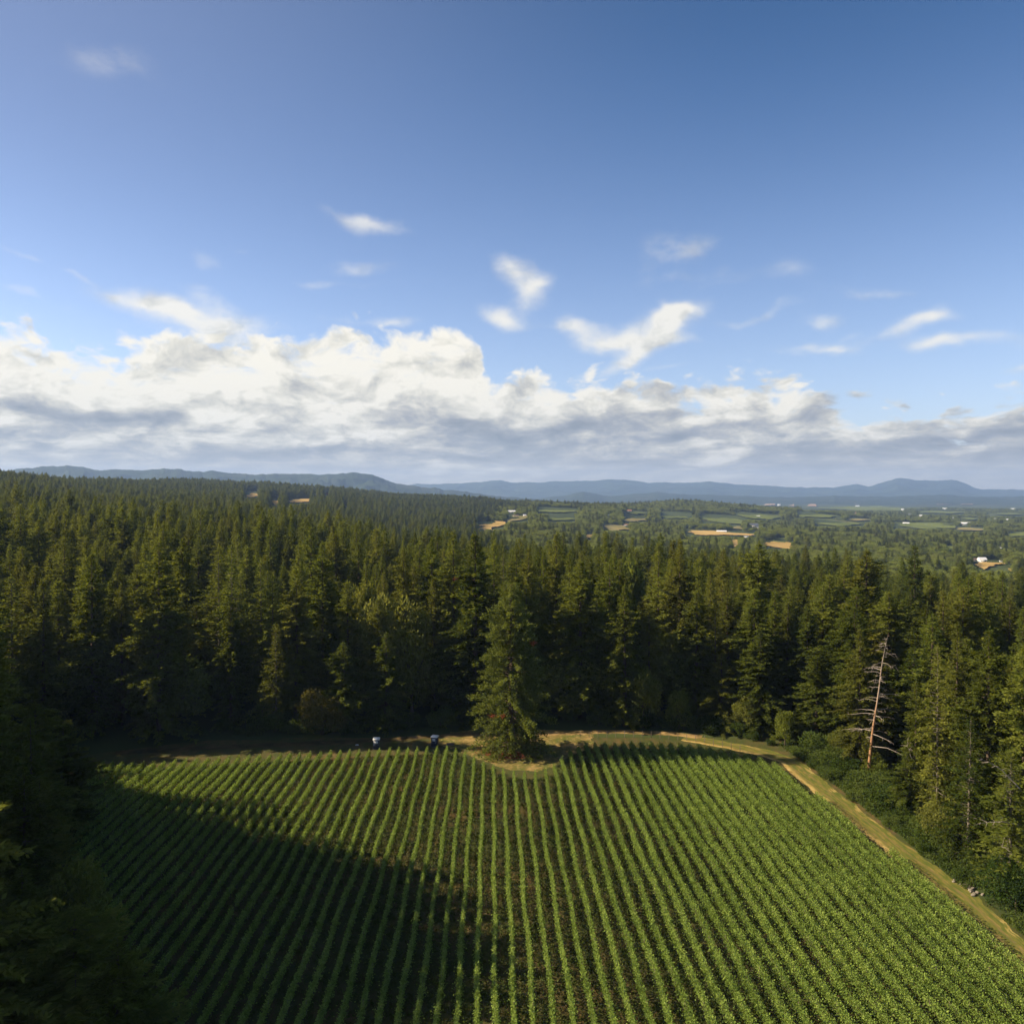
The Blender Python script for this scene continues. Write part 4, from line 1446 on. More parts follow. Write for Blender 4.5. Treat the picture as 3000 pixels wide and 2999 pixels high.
# landmarks that labels refer to
MARKS = [(-84, 142, 'the dim vineyard corner'), (-106, 202, 'the shaded end of the track'), (-62, 214, 'the ragged bare topped fir'), (-48, 212, 'the large olive brown oak'), (-37, 205, 'the shaded cabin'),
         (-26, 226, 'the pale green oaks'), (-16, 205, 'the sunlit cabin'), (-9, 222, 'the broad edge redwood'), (3, 185, 'the lone vineyard tree'), (14, 262, 'the tallest redwood'), (38, 220, 'the narrow edge fir'),
         (62, 206, 'the rounded conifer at the bend'), (74, 178, 'the layered fir past the bend'), (76, 166, 'the dead bare tree'), (77, 130, 'the lower track'), (84, 134, 'the layered conical conifer'), (75, 106, 'the stone pile')]
ORD = ['first', 'second', 'third', 'fourth', 'fifth', 'sixth', 'seventh', 'eighth', 'ninth', 'tenth', 'eleventh', 'twelfth', 'thirteenth', 'fourteenth', 'fifteenth', 'sixteenth', 'seventeenth', 'eighteenth',
       'nineteenth', 'twentieth', 'twenty-first', 'twenty-second', 'twenty-third', 'twenty-fourth', 'twenty-fifth', 'twenty-sixth', 'twenty-seventh', 'twenty-eighth', 'twenty-ninth', 'thirtieth']
ORD += ['thirty-' + o for o in ORD[:9]] + ['fortieth'] + ['forty-' + o for o in ORD[:9]] + ['fiftieth'] + ['fifty-' + o for o in ORD[:9]] + ['sixtieth'] + ['sixty-' + o for o in ORD[:9]]


def nearest_mark(x, y):
    return min(MARKS, key=lambda q: abs(math.atan2(x, y) - math.atan2(q[0], q[1])) * 200 + abs(math.hypot(x, y) - math.hypot(q[0], q[1])) * .25)


buckets = {}
for c_ in ind:
    x, y, h, kind, d, px = c_
    mk = nearest_mark(x, y)
    buckets.setdefault((mk[2], 'broad' if kind == 'oak' else 'con'), []).append((math.hypot(x - mk[0], y - mk[1]), c_))
LAB = {}
for (mk, kd), lst in buckets.items():
    lst.sort(key=lambda q: q[0])
    for i, (_, c_) in enumerate(lst):
        x, y, h, kind, d, px = c_
        sz = 'tall' if h > 38 else 'shorter' if h < 30 else 'medium'
        shp = {'fir': 'pointed fir', 'redwood': 'dense redwood', 'thin': 'ragged pale boughed fir', 'oak': 'round headed broadleaf tree'}[kind]
        if kind == 'oak':
            sz = 'green' if h > 14 else 'low'
        LAB[id(c_)] = '%s %s, %s %s counted outward from %s' % (sz, shp, ORD[i % len(ORD)], 'broadleaf' if kind == 'oak' else 'conifer', mk)
for k, c_ in enumerate(ind):
    x, y, h, kind, d, px = c_
    o = place((kind, int(rng.integers(0, var[kind]))), NAMES[kind], x, y, h, float(rng.uniform(.95, 1.35)) * (1.2 if x > 60 and y < 260 else 1.0) * (1.0 if kind == 'oak' else (38 / h) ** .35), rz=float(rng.uniform(0, 6.28)))
    o['label'] = LAB[id(c_)]
    o['category'] = 'tree'
    o['group'] = 'conifers of the forest round the vineyard' if kind != 'oak' else 'broadleaf trees at the forest edge'


# ------------------------------------------------------------------ forest that nobody could count
def instancer(name, label, pts, meshes):
    """one object: points carrying trees, spread by geometry nodes. pts: x, y, z, rotation, width scale, height scale, index"""
    A_ = np.array(pts, float)
    me = bpy.data.meshes.new(name)
    me.vertices.add(len(A_))
    me.vertices.foreach_set('co', A_[:, :3].astype(np.float32).ravel())
    at = me.attributes.new('turn', 'FLOAT_VECTOR', 'POINT')
    rot = np.zeros((len(A_), 3), np.float32)
    rot[:, 2] = A_[:, 3]
    at.data.foreach_set('vector', rot.ravel())
    at = me.attributes.new('size', 'FLOAT_VECTOR', 'POINT')
    at.data.foreach_set('vector', A_[:, [4, 4, 5]].astype(np.float32).ravel())
    at = me.attributes.new('sort', 'INT', 'POINT')
    at.data.foreach_set('value', A_[:, 6].astype(np.int32))
    o = bpy.data.objects.new(name, me)
    C.objects.link(o)
    g = bpy.data.node_groups.new(name, 'GeometryNodeTree')
    g.interface.new_socket('Geometry', in_out='INPUT', socket_type='NodeSocketGeometry')
    g.interface.new_socket('Geometry', in_out='OUTPUT', socket_type='NodeSocketGeometry')
    gi, go = g.nodes.new('NodeGroupInput'), g.nodes.new('NodeGroupOutput')
    mp = g.nodes.new('GeometryNodeMeshToPoints')
    g.links.new(gi.outputs[0], mp.inputs['Mesh'])
    ip = g.nodes.new('GeometryNodeInstanceOnPoints')
    g.links.new(mp.outputs[0], ip.inputs['Points'])
    ip.inputs['Pick Instance'].default_value = True
    jn = g.nodes.new('GeometryNodeJoinGeometry')
    for src in meshes[::-1]:
        oi = g.nodes.new('GeometryNodeObjectInfo')
        oi.inputs['Object'].default_value = src
        oi.inputs['As Instance'].default_value = True
        g.links.new(oi.outputs['Geometry'], jn.inputs[0])
    g.links.new(jn.outputs[0], ip.inputs['Instance'])
    for nm, ty, sock in (('turn', 'FLOAT_VECTOR', 'Rotation'), ('size', 'FLOAT_VECTOR', 'Scale'), ('sort', 'INT', 'Instance Index')):
        na_ = g.nodes.new('GeometryNodeInputNamedAttribute')
        na_.data_type = ty
        na_.inputs['Name'].default_value = nm
        g.links.new(na_.outputs['Attribute'], ip.inputs[sock])
    g.links.new(ip.outputs[0], go.inputs[0])
    md = o.modifiers.new('spread', 'NODES')
    md.node_group = g
    o['kind'] = 'stuff'
    o['label'] = label
    return o


def crown_objs(kind):
    """one placed crown of each variant, to be repeated"""
    out = []
    for i in range(var[kind]):
        me = MESH[kind, i][1][0][1]
        for o in C.objects:
            if o.data is me:
                out.append((o, MESH[kind, i][0]))
                break
    return out


con_src = crown_objs('fir') + crown_objs('redwood')
oak_src = crown_objs('oak')
print('sources', len(con_src), len(oak_src))

# far crowns: fewer, larger sprays
def far_conifer(seed):
    co, f, tr, lb = conifer_mesh(34, 5.0, seed, 'fir', .42, 1.9)
    return co, f


con_pts, oak_pts = [], []
# tall firs beyond the picture's edge whose shadows reach over the lower field
SHADE = np.array([(-62, 143), (-54, 142), (-42, 139), (-29, 134.4), (-13, 127.7), (-7.5, 118), (-7.0, 110), (-9.5, 101), (-13, 95), (-16, 84), (-18, 72)], float)
sl = np.concatenate([[0], np.cumsum(np.hypot(*np.diff(SHADE, axis=0).T))])
for q in np.arange(0, sl[-1], 4.6):
    tx_, ty_ = np.interp(q, sl, SHADE[:, 0]), np.interp(q, sl, SHADE[:, 1])
    tx_ += 5.5 * max(0.0, min(1.0, (114 - ty_) / 8))
    for back_ in (0, 9, 18):
        h = rng.uniform(49, 54)
        L_ = h / TANE + back_ - 7.5
        rest.append([tx_ + sx * L_ + rng.normal(0, .8), ty_ + sy * L_ + rng.normal(0, 1.2), h, 'fir', 0, -999])
for x, y, h, kind, d, px in rest:
    z = float(height(x, y))
    if kind == 'oak':
        i = int(rng.integers(0, len(oak_src)))
        s = h / oak_src[i][1]
        oak_pts.append((x, y, z, rng.uniform(0, 6.28), s * rng.uniform(.85, 1.2), s, i))
    else:
        i = int(rng.integers(0, len(con_src)))
        s = h / con_src[i][1]
        con_pts.append((x, y, z, rng.uniform(0, 6.28), s * rng.uniform(1.0, 1.35) * (38 / h) ** .35, s, i))
for d0, d1, sp in ((640, 1300, 11.0), (1300, 2200, 11.8), (2200, 3400, 13.5), (3400, 5200, 17.0), (5200, 8200, 27.0)):
    gx, gy = scatter(d0, d1, sp)
    gz = height(gx, gy)
    osh = oak_share(gx, gy)
    isoak = rng.random(len(gx)) < osh
    hf = np.clip(sp / 11., 1.0, 1.35)
    hh = np.where(isoak, rng.uniform(10, 20, len(gx)) * (1 + 1.0 * fbm(gx / 150., gy / 150., 91)), np.clip(rng.normal(29, 5.0, len(gx)), 16, 42) * np.where(osh > .6, .80, 1.0))
    m = ~in_field(gx, gy) & ~blocks_view(gx, gy, hh, 3.0)
    # small gaps where grass or road shows
    gap = fbm(gx / 120., gy / 120., 201) > .27
    east = project(gx, gy, gz)[0] > 1650
    m &= ~(gap & east & (np.hypot(gx, gy) > 900))
    for x, y, z, ok, h in zip(gx[m], gy[m], gz[m], isoak[m], hh[m]):
        if ok:
            i = int(rng.integers(0, len(oak_src)))
            s = h / oak_src[i][1]
            oak_pts.append((x, y, z - .5, rng.uniform(0, 6.28), s * rng.uniform(.9, 1.35) * hf, s, i))
        else:
            i = int(rng.integers(0, len(con_src)))
            s = h / con_src[i][1]
            con_pts.append((x, y, z - .5, rng.uniform(0, 6.28), s * rng.uniform(1.1, 1.5) * hf, s, i))
print('stuff', len(con_pts), len(oak_pts))
instancer('conifer_forest', 'endless dark conifer forest rolling back to the hills', con_pts, [o for o, _ in con_src])
instancer('oak_woodland', 'rounded green oak woodland filling the valley beyond the conifers', oak_pts, [o for o, _ in oak_src])

# ------------------------------------------------------------------ the lone redwood standing in the vineyard headland
def lone_profile(H, R, seed):
    rng_ = np.random.default_rng(seed)
    pos, dr, ln, wd, limbs = [], [], [], [], []
    z = .8
    while z < H * .985:
        t = z / H
        rr = R * (1 - t) ** .52 * min(1, .76 + t * 2.2) * (1 + .13 * math.sin(t * 26 + 1.1) + .07 * math.sin(t * 61))
        nbr = int(rng_.integers(6, 9)) if t < .85 else 5
        a0 = rng_.uniform(0, 6.28)
        for k in range(nbr):
            a = a0 + k * 6.283 / nbr + rng_.normal(0, .22)
            lump = 1 + .16 * math.sin(a * 3 + 2 + t * 11) + .14 * math.sin(a * 5 - t * 19)
            r = max(.4, rr * lump * rng_.uniform(.66, 1.16))
            up = .5 * t - .06 + rng_.normal(0, .06)
            ca, sa = math.cos(a), math.sin(a)
            n = max(4, int(r / .21))
            s = np.clip(np.linspace(.3, 1.0, n) + rng_.normal(0, .02, n), .1, 1.05)
            droop = -.20 * s ** 2 * r * (1 - .7 * t)
            bx, by, bz = ca * r * s, sa * r * s, z + up * r * s + droop
            limbs.append(((0, 0, z), (ca * r * .8, sa * r * .8, z + up * r * .8 - .12 * r * (1 - .7 * t)), .05 + .012 * r, .015))
            tip = np.clip((s - .55) / .45, 0, 1)
            for rep in range(5):                      # upturned tufts that thicken toward the branch tip
                sd = rng_.choice([-1, 1], n)
                f_ = rng_.uniform(.1, 1.1, n)
                ux = ca * .7 - sa * sd * f_
                uy = sa * .7 + ca * sd * f_
                uz = rng_.normal(.05, .38, n) + .3 * tip
                L = rng_.uniform(.55, 1.05, n) * (.42 + .05 * min(r, 6))
                pos.append(np.stack([bx + rng_.normal(0, .22, n), by + rng_.normal(0, .22, n), bz + rng_.normal(0, .24, n)], 1))
                dr.append(np.stack([ux, uy, uz], 1))
                ln.append(L)
                wd.append(L * rng_.uniform(.32, .5, n))
        z += .62 * rng_.uniform(.75, 1.25) * (1 - .3 * t)
    pos, dr, ln, wd = map(np.concatenate, (pos, dr, ln, wd))
    co, f = leaf_quads(pos, dr, ln, wd, rng_, .8)
    zz = np.linspace(0, H * .95, 9)
    trunk = [((0, 0, a_), (0, 0, b_), .62 * (1 - a_ / H) ** .8 + .05, .62 * (1 - b_ / H) ** .8 + .04) for a_, b_ in zip(zz[:-1], zz[1:])]
    return co, f, trunk, limbs


LX, LY = (1497 - 1500) / F * 193, 193.0
LH = CAM_Z - (1706 - 1455) / F * LY
co, f, tr, lb = lone_profile(LH, 9.6, 909)
M['lone'] = leafy('redwood sprays', (.045, .065, .015), (.130, .160, .034), (.215, .240, .058), nscale=.30, objrand=0)
lone = empty('redwood_tree', (LX, LY, 0))
mesh_obj('crown', co, f, M['lone'], lone)
mesh_obj('trunk', *tubes(tr + lb[::2], 6), M['bark'], lone)
tag(lone, 'big bushy redwood standing alone in the bare headland at the vine row ends', 'tree', 'conifers of the forest round the vineyard')


def twig_burst(n, r, seed, length=.8, flat=.6):
    rg = np.random.default_rng(seed)
    p = rg.normal(size=(n, 3)) * r * np.array([1, .8, flat])
    d = rg.normal(size=(n, 3)) * np.array([1, 1, .5])
    return leaf_quads(p, d, rg.uniform(.5, 1.2, n) * length, np.full(n, .12 * length), rg, 1.0)


def lone_pt(px, py, off):
    """point on the front of the lone tree's crown, relative to its base"""
    rx, ry, rz_ = rayd(px, py)
    y = LY - off
    return Vector_((rx / ry * y - LX, y - LY, CAM_Z + rz_ / ry * y))


def Vector_(t_):
    return np.array(t_, float)


for k, (px, py, off, r_) in enumerate([(1443, 2098, 8.4, .34), (1473, 2097, 8.8, .28), (1562, 1884, 5.0, .34)]):
    co, f = twig_burst(90, r_, 60 + k)
    o = mesh_obj('dead_spray', co + lone_pt(px, py, off), f, M['redtwig'], lone)
    o['label'] = 'red brown dead spray among the green'

# brush pile and fallen red needles under it
rg = np.random.default_rng(3)
n = 420
p = np.stack([rg.normal(0, 2.0, n), rg.normal(0, .8, n), np.abs(rg.normal(0, .28, n)) + .05], 1)
d = np.stack([rg.normal(1.0, .7, n), rg.normal(-.3, .5, n), rg.normal(0, .25, n)], 1)
co, f = leaf_quads(p, d, rg.uniform(.6, 2.2, n), np.full(n, .12), rg, 1.0)
bx, by = gp(1487, 2216)
o = mesh_obj('brush_pile', co + np.array([bx, by, 0.02]), f, M['redtwig'])
tag(o, 'low heap of red brown cut branches at the foot of the lone redwood', 'brush pile')
n = 900
p = np.stack([rg.normal(0, 3.4, n), rg.normal(0, 1.5, n), np.full(n, .05)], 1)
co, f = leaf_quads(p, rg.normal(size=(n, 3)) * np.array([1, 1, .1]), rg.uniform(.2, .5, n), np.full(n, .12), rg, .5)
bx, by = gp(1465, 2205)
o = mesh_obj('fallen_needles', co + np.array([bx, by, 0.02]), f, M['redtwig'])
o['kind'] = 'stuff'
o['label'] = 'rust coloured fallen needles on the grass before the lone redwood'

# ------------------------------------------------------------------ vine rows
ROWS = []
for k in range(-45, 34):
    c_ = .42 + 2.3 * k
    ys = np.arange(80, 215, .25)
    xs = c_ - .026 * ys
    m = inside(xs, ys, VINE)
    if m.sum() < 16:
        continue
    y0, y1 = ys[m].min(), ys[m].max()
    if y1 - y0 < 5:
        continue
    ROWS.append((k, c_, y0, y1))
print('rows', len(ROWS))


def vine_row(k, c_, y0, y1):
    rg = np.random.default_rng(5000 + k)
    L = y1 - y0
    bush = float(np.clip((k - 6) / 14, 0, 1))
    n = int(L * (190 + 90 * bush))
    t_ = rg.uniform(0, L, n)
    s = t_ + y0
    vig = .80 + .30 * vnoise(s / 1.1, s * 0 + k * 1.7, 12) + .75 * fbm(s / 9., s * 0 + k * .6, 19)
    pl = np.abs(((s + k * .37) / 1.65) % 1.0 - .5) * 2           # 0 at a vine, 1 between two
    w = np.where(rg.random(n) < (.16 + .30 * bush), .26 + .34 * bush, .115 + .15 * bush) * vig
    u = rg.normal(0, 1, n)
    shoot = rg.random(n) < .20
    hz_ = np.where(shoot, rg.uniform(1.45, 2.0 + .22 * vig, n), .72 + rg.beta(1.5, 1.3, n) * (.95 * vig))
    hz_ += .16 * fbm(s / 1.3, s * 0 + k, 23)
    x = c_ - .026 * s + u * w * np.where(shoot, .6, 1.0) + .12 * np.sin(s / 4.3 + k) + .3 * fbm(s / 7., s * 0 + k, 33) * (.4 + 2.0 * bush)
    keep_ = rg.random(n) < (.92 + .3 * fbm(s / .9, s * 0 + k * 3.1, 29) * 2)
    gaps = vnoise(s / 1.6, s * 0 + k * 2.3, 88) > .955
    keep_ &= ~gaps
    x, s, hz_, u = x[keep_], s[keep_], hz_[keep_], u[keep_]
    n = len(x)
    d = np.stack([u * .8 + rg.normal(0, .6, n), rg.normal(0, .7, n), rg.normal(.1, .7, n)], 1)
    Lf = rg.uniform(.12, .27, n)
    co, f = leaf_quads(np.stack([x, s, hz_], 1), d, Lf, Lf * .8, rg, 1.2)
    r = empty('vine_row', (c_ - .026 * y0, y0, 0))
    off = np.array([c_ - .026 * y0, y0, 0])
    mesh_obj('foliage', co - off, f, M['vine'], r)
    segs = []
    for yv in np.arange(y0 + .6, y1 - .3, 1.65):
        xv = c_ - .026 * yv
        segs.append(((xv, yv, 0), (xv + .04, yv + .05, .85), .045, .035))
    mesh_obj('vine_trunk', *(lambda a, b: (a - off, b))(*tubes(segs, 4)), M['bark'], r)
    segs = []
    for yv in np.linspace(y0, y1, max(2, int(L / 7.0) + 1)):
        xv = c_ - .026 * yv
        segs.append(((xv, yv, 0), (xv, yv, 1.85), .04, .04))
    for hh_ in (.85, 1.25, 1.6):
        segs.append(((c_ - .026 * y0, y0, hh_), (c_ - .026 * y1, y1, hh_), .008, .008))
    mesh_obj('trellis', *(lambda a, b: (a - off, b))(*tubes(segs, 4)), M['post'], r)
    return r


def row_label(k):
    from_track = [r[0] for r in ROWS][-1] - k
    if k > 6:
        return 'leafy green vine row, %s counted from the farm track on the sunny forest side' % ORD[from_track]
    if k > -8:
        j = k + 8
        return 'long straight vine row, %s counted from the sunlit cabin toward the lone redwood' % ORD[j]
    j = k - ROWS[0][0]
    st = 'partly shaded' if j > 6 else 'short shaded'
    return '%s vine row, %s counted from the dark conifers at the shaded field edge' % (st, ORD[j])


for row in ROWS:
    o = vine_row(*row)
    tag(o, row_label(row[0]), 'vine row', 'vine rows of the vineyard')

# weeds between the rows
rg = np.random.default_rng(41)
n = 460000
Pv = np.array(VINE)
x = rg.uniform(-92, 68, n)
y = 78 + 126 * rg.random(n)
m = inside(x, y, VINE)
cover_ = fbm(x / 14., y / 30., 55) + .5 * fbm(x / 1.6, y / 2.2, 56)
m &= (rg.random(n) < np.clip((.95 + cover_ * 2.6), .25, 1))
x, y = x[m], y[m]
n = len(x)
d = np.stack([rg.normal(0, 1, n), rg.normal(0, 1, n), np.abs(rg.normal(.6, .5, n))], 1)
Lf = rg.uniform(.15, .42, n) * (1 + .8 * np.clip(fbm(x / 1.1, y / 1.1, 57) * 2, -.5, 1))
co, f = leaf_quads(np.stack([x, y, np.full(n, .02)], 1), d, Lf, Lf * .5, rg, .8)
o = mesh_obj('weeds', co, f, M['weed'])
o['kind'] = 'stuff'
o['label'] = 'patchy green and straw coloured weeds on the soil between the vine rows'

# ------------------------------------------------------------------ shrubs along the tracks
SH = []
for y in np.arange(92, 192, 2.6):
    xe = np.interp(y, [90, 104, 139, 161, 188, 195], [74.4, 74.0, 72.6, 71.4, 69.6, 68.2])
    SH.append((xe + rg.uniform(.2, 1.8), y + rg.uniform(-1.2, 1.2), rg.uniform(1.0, 3.0)))
    if rg.random() < .8:
        SH.append((xe + rg.uniform(3.4, 5.6), y + rg.uniform(-1.2, 1.2), rg.uniform(2.0, 6.0)))
for x in np.arange(24, 66, 3.2):
    SH.append((x, np.interp(x, [20, 40, 58, 68], [217, 213, 206.5, 197]) + rg.uniform(0, 3.0), rg.uniform(1.4, 5.5)))
for x in np.arange(-90, 16, 4.4):
    SH.append((x, np.interp(x, [-90, -60, -30, -10, 16], [206, 208, 211, 216, 218]) + rg.uniform(0, 3.5), rg.uniform(1.4, 6.0)))
for y in np.arange(84, 160, 5.5):
    SH.append((np.interp(y, [70, 94, 122, 142, 160], [-51, -54, -73, -88, -97]) - rg.uniform(0, 2), y, rg.uniform(2.5, 5.0)))
SH = [q for q in SH if math.hypot(q[0] - 76.5, q[1] - 119) > 7.5]
for k, (x, y, h) in enumerate(SH):
    o = place(('bush', k % 3), 'shrub', float(x), float(y), float(h), float(rg.uniform(.8, 1.25)), rz=float(rg.uniform(0, 6.28)))
    mk = nearest_mark(x, y)
    SH[k] = (o, mk, math.hypot(x - mk[0], y - mk[1]))
bk = {}
for o, mk, d_ in SH:
    bk.setdefault(mk[2], []).append((d_, o))
for mk, lst in bk.items():
    lst.sort(key=lambda q: q[0])
    for i, (_, o) in enumerate(lst):
        tag(o, 'shrub at the wood edge, %s outward from %s' % (ORD[i], mk), 'shrub', 'shrubs along the wood edge')

# low undergrowth between the track and the shrubs
rg = np.random.default_rng(92)
n = 60000
y = rg.uniform(84, 200, n)
xe_ = np.interp(y, [90, 104, 139, 161, 188, 195], [74.0, 73.4, 71.9, 70.7, 69.0, 67.8])
x = xe_ + rg.gamma(1.6, 1.3, n)
thick = fbm(x / 2.2, y / 2.2, 61)
m = (rg.random(n) < .75 + thick * 2) & ~((np.hypot(x - 73.6, y - 121.0) < 4.5) & (x < 74.6))
x, y, thick = x[m], y[m], thick[m]
n = len(x)
hgt = np.clip(rg.uniform(0, .5, n) + (x - np.interp(y, [90, 195], [74.0, 67.8])) * .22 + thick, .02, 2.2)
d = np.stack([rg.normal(0, 1, n), rg.normal(0, 1, n), rg.normal(.5, .6, n)], 1)
co, f = leaf_quads(np.stack([x, y, hgt], 1), d, rg.uniform(.16, .42, n), rg.uniform(.1, .26, n), rg, 1.0)
o = mesh_obj('undergrowth', co, f, M['bush'])
o['kind'] = 'stuff'
o['label'] = 'tangled low green undergrowth bordering the farm track'

# the large round bush low on the track
co, f, sg = broad_mesh(8.0, 5.2, 777, .28, 26, 900, -.18)
M['roundbush'] = leafy('dark even leaves', (.025, .050, .013), (.050, .085, .020), (.085, .130, .032), nscale=.5)
o = empty('round_bush', (76.8, 119.0, 0))
mesh_obj('foliage', co, f, M['roundbush'], o)
mesh_obj('stems', *tubes(sg, 5), M['bark'], o)
tag(o, 'large smooth dark green round bush beside the lower track', 'bush')

# ------------------------------------------------------------------ dead bare tree
sd = 78.5 / ((2549 - 1500) / F)
sxx = 78.5
stop = CAM_Z - (1862 - 1455) / F * sd
tipx = (2603 - 1500) / F * sd
dead = empty('dead_tree', (sxx, sd, 0))
rg = np.random.default_rng(8)
lean_ = (tipx - sxx)
zz = np.linspace(0, stop, 12)
ax = lambda z_: lean_ * (np.clip(z_ / stop, 0, 1)) ** 1.25 + .16 * math.sin(z_ * .42) * (z_ / stop)
segs = [((ax(a_), 0, a_), (ax(b_), 0, b_), .36 * (1 - a_ / stop) ** .9 + .03, .36 * (1 - b_ / stop) ** .9 + .015) for a_, b_ in zip(zz[:-1], zz[1:])]
mesh_obj('trunk', *tubes(segs, 7), M['rustbark'], dead)
for k in range(56):
    t_ = .28 + .69 * k / 55 + rg.normal(0, .02)
    z_ = t_ * stop
    a = rg.choice([0, math.pi]) + rg.normal(0, .7)
    L = (1 - t_) * 6.0 + 1.0
    L *= rg.choice([.3, .6, 1.0, 1.3])
    dr_ = rg.uniform(-.15, .35)
    p0 = np.array([ax(z_), 0, z_])
    pts = [p0]
    for q in range(1, 5):
        u = q / 4
        pts.append(p0 + np.array([math.cos(a) * L * u, math.sin(a) * L * u, L * ((.10 + dr_) * u - (.22 + dr_ * .6) * u * u) + rg.normal(0, .07)]))
    r0 = .085 * (1 - t_) + .045
    segs = [(pts[q], pts[q + 1], r0 * (1 - q / 4.6), r0 * (1 - (q + 1) / 4.6)) for q in range(4)]
    for q in (2, 3, 3, 4):
        e_ = pts[q] + np.array([math.cos(a + rg.normal(0, 1)) * .7, math.sin(a + rg.normal(0, 1)) * .7, rg.normal(-.2, .3)])
        segs.append((pts[q], e_, .025, .012))
    mesh_obj('branch', *tubes(segs, 4), M['greybark'], dead)
tag(dead, 'dead conifer with a bare rusty trunk and bleached broken branches', 'dead tree')

# leaning dead tops and pale boughs in the ragged wood below it
for k, (px0, py0, px1, py1, dist, lab) in enumerate([
        (2500, 2330, 2530, 2215, 176, 'pale dead sapling top leaning under the bare dead tree'),
        (2988, 2310, 2880, 2222, 116, 'long pale dead bough reaching out from the ragged fir'),
        (2995, 2420, 2872, 2412, 112, 'lichened dead bough above the round bush'),
        (2990, 2530, 2935, 2480, 113, 'forked white dead branch just above the round bush'),
        (2680, 2255, 2655, 2175, 152, 'thin pale dead stem among the fir foliage past the dead tree')]):
    rx0, ry0, rz0 = rayd(px0, py0)
    rx1, ry1, rz1 = rayd(px1, py1)
    dist = max(dist, 77.5 / (rx0 / ry0))
    p0 = np.array([rx0 / ry0 * dist, dist, CAM_Z + rz0 / ry0 * dist])
    p1 = np.array([rx1 / ry1 * (dist - 1), dist - 1, CAM_Z + rz1 / ry1 * (dist - 1)])
    segs = []
    rg = np.random.default_rng(70 + k)
    prev = p0
    for q in range(1, 7):
        u = q / 6
        nxt = p0 * (1 - u) + p1 * u + np.array([0, 0, .5 * math.sin(u * 3.1)]) + rg.normal(0, .07, 3)
        segs.append((prev, nxt, .10 * (1 - (q - 1) / 6.5), .10 * (1 - q / 6.5)))
        for _ in range(3):
            segs.append((nxt, nxt + rg.normal(0, .55, 3) + (p1 - p0) * .06, .03, .01))
        prev = nxt
    co, f = tubes(segs, 4)
    o = mesh_obj('dead_branch', co, f, M['greybark'])
    tag(o, lab, 'dead branch')

# red dead spray high in the pointed redwood: part of a tree, so it hangs on that tree
for o_ in list(C.objects):
    if o_.get('label', '').startswith('pointed redwood just behind the broad one'):
        co, f = twig_burst(90, .55, 66)
        dd = 231.0
        rx, ry, rz_ = rayd(1336, 1694)
        w_ = np.array([rx / ry * dd, dd, CAM_Z + rz_ / ry * dd])
        ch = mesh_obj('dead_spray', co * .9, f, M['redtwig'], o_)
        from mathutils import Vector, Matrix
        mwm = Matrix.LocRotScale(o_.location, o_.rotation_euler, o_.scale)
        ch.matrix_parent_inverse = mwm.inverted()
        ch.location = w_.tolist()
        ch['label'] = 'small red brown dead spray'

# ------------------------------------------------------------------ cabins at the row ends
def box(x0, x1, y0, y1, z0, z1):
    v = [(x0, y0, z0), (x1, y0, z0), (x1, y1, z0), (x0, y1, z0), (x0, y0, z1), (x1, y0, z1), (x1, y1, z1), (x0, y1, z1)]
    f = [(0, 3, 2, 1), (4, 5, 6, 7), (0, 1, 5, 4), (1, 2, 6, 5), (2, 3, 7, 6), (3, 0, 4, 7)]
    return v, f


def join(bs):
    co, fs = [], []
    for v, f in bs:
        k = len(co)
        co += list(v)
        fs += [tuple(i + k for i in q) for q in f]
    return np.array(co, float), np.array(fs, int)


def cabin(px, py, label, rz, white):
    x, y = gp(px, py)
    r = empty('portable_cabin', (x, y, 0), rz, 1.0)
    mesh_obj('body', *join([box(-.56, .56, -.56, .56, .12, 2.05), box(-.62, .62, -.62, .62, 0, .12)]), M['bluegrey'], r)
    # domed roof
    v = [(-.66, -.66, 2.053), (.66, -.66, 2.053), (.66, .66, 2.053), (-.66, .66, 2.053), (-.66, -.66, 2.2), (.66, -.66, 2.2), (.66, .66, 2.2), (-.66, .66, 2.2), (-.5, -.2, 2.42), (.5, -.2, 2.42), (.5, .2, 2.42), (-.5, .2, 2.42)]
    f = [(0, 3, 2, 1), (0, 1, 5, 4), (1, 2, 6, 5), (2, 3, 7, 6), (3, 0, 4, 7), (4, 5, 9, 8), (5, 6, 10, 9), (6, 7, 11, 10), (7, 4, 8, 11), (8, 9, 10, 11)]
    mesh_obj('roof', np.array(v) * np.array([1, 1, 1]), np.array(f), M['white'], r)
    d = mesh_obj('door', *join([box(-.42, .42, -.585, -.562, .16, 1.95)]), M['bluegrey'], r)
    mesh_obj('panel', *join([box(-.30, .30, -.61, -.588, 1.30, 1.82)]), M['vent'], d)
    mesh_obj('handle', *join([box(.30, .36, -.63, -.588, .95, 1.08)]), M['vent'], d)
    tag(r, label, 'portable cabin', 'small blue cabins behind the vine row ends')
    return r


cabin(1274, 2186, 'dark blue cabin with a bright white sunlit roof behind a vine row end', -.25, True).scale = (1.3, 1.3, 1.2)
cabin(1103, 2192, 'dark blue cabin with a dull white roof standing wholly in shade', .1, False).scale = (1.3, 1.3, 1.15)
x, y = gp(1320, 2182)
o = mesh_obj('storage_bin', *join([box(-.95, .95, -.3, .3, 0, .42), box(-1.0, 1.0, -.35, .35, .423, .48)]), M['post'])
o.location = (x, y, .02)
tag(o, 'long low dark bin lying on the pale dirt at a row end', 'bin')
x, y = gp(1046, 2182)
o = mesh_obj('tarp', *join([box(-.4, .4, -.22, .22, 0, .1), box(-.25, .2, -.15, .15, .103, .16)]), M['vent'])
o.location = (x, y, 0)
o.rotation_euler = (0, 0, .3)
tag(o, 'small folded pale tarp lying in the shade near the shaded cabin', 'tarp')

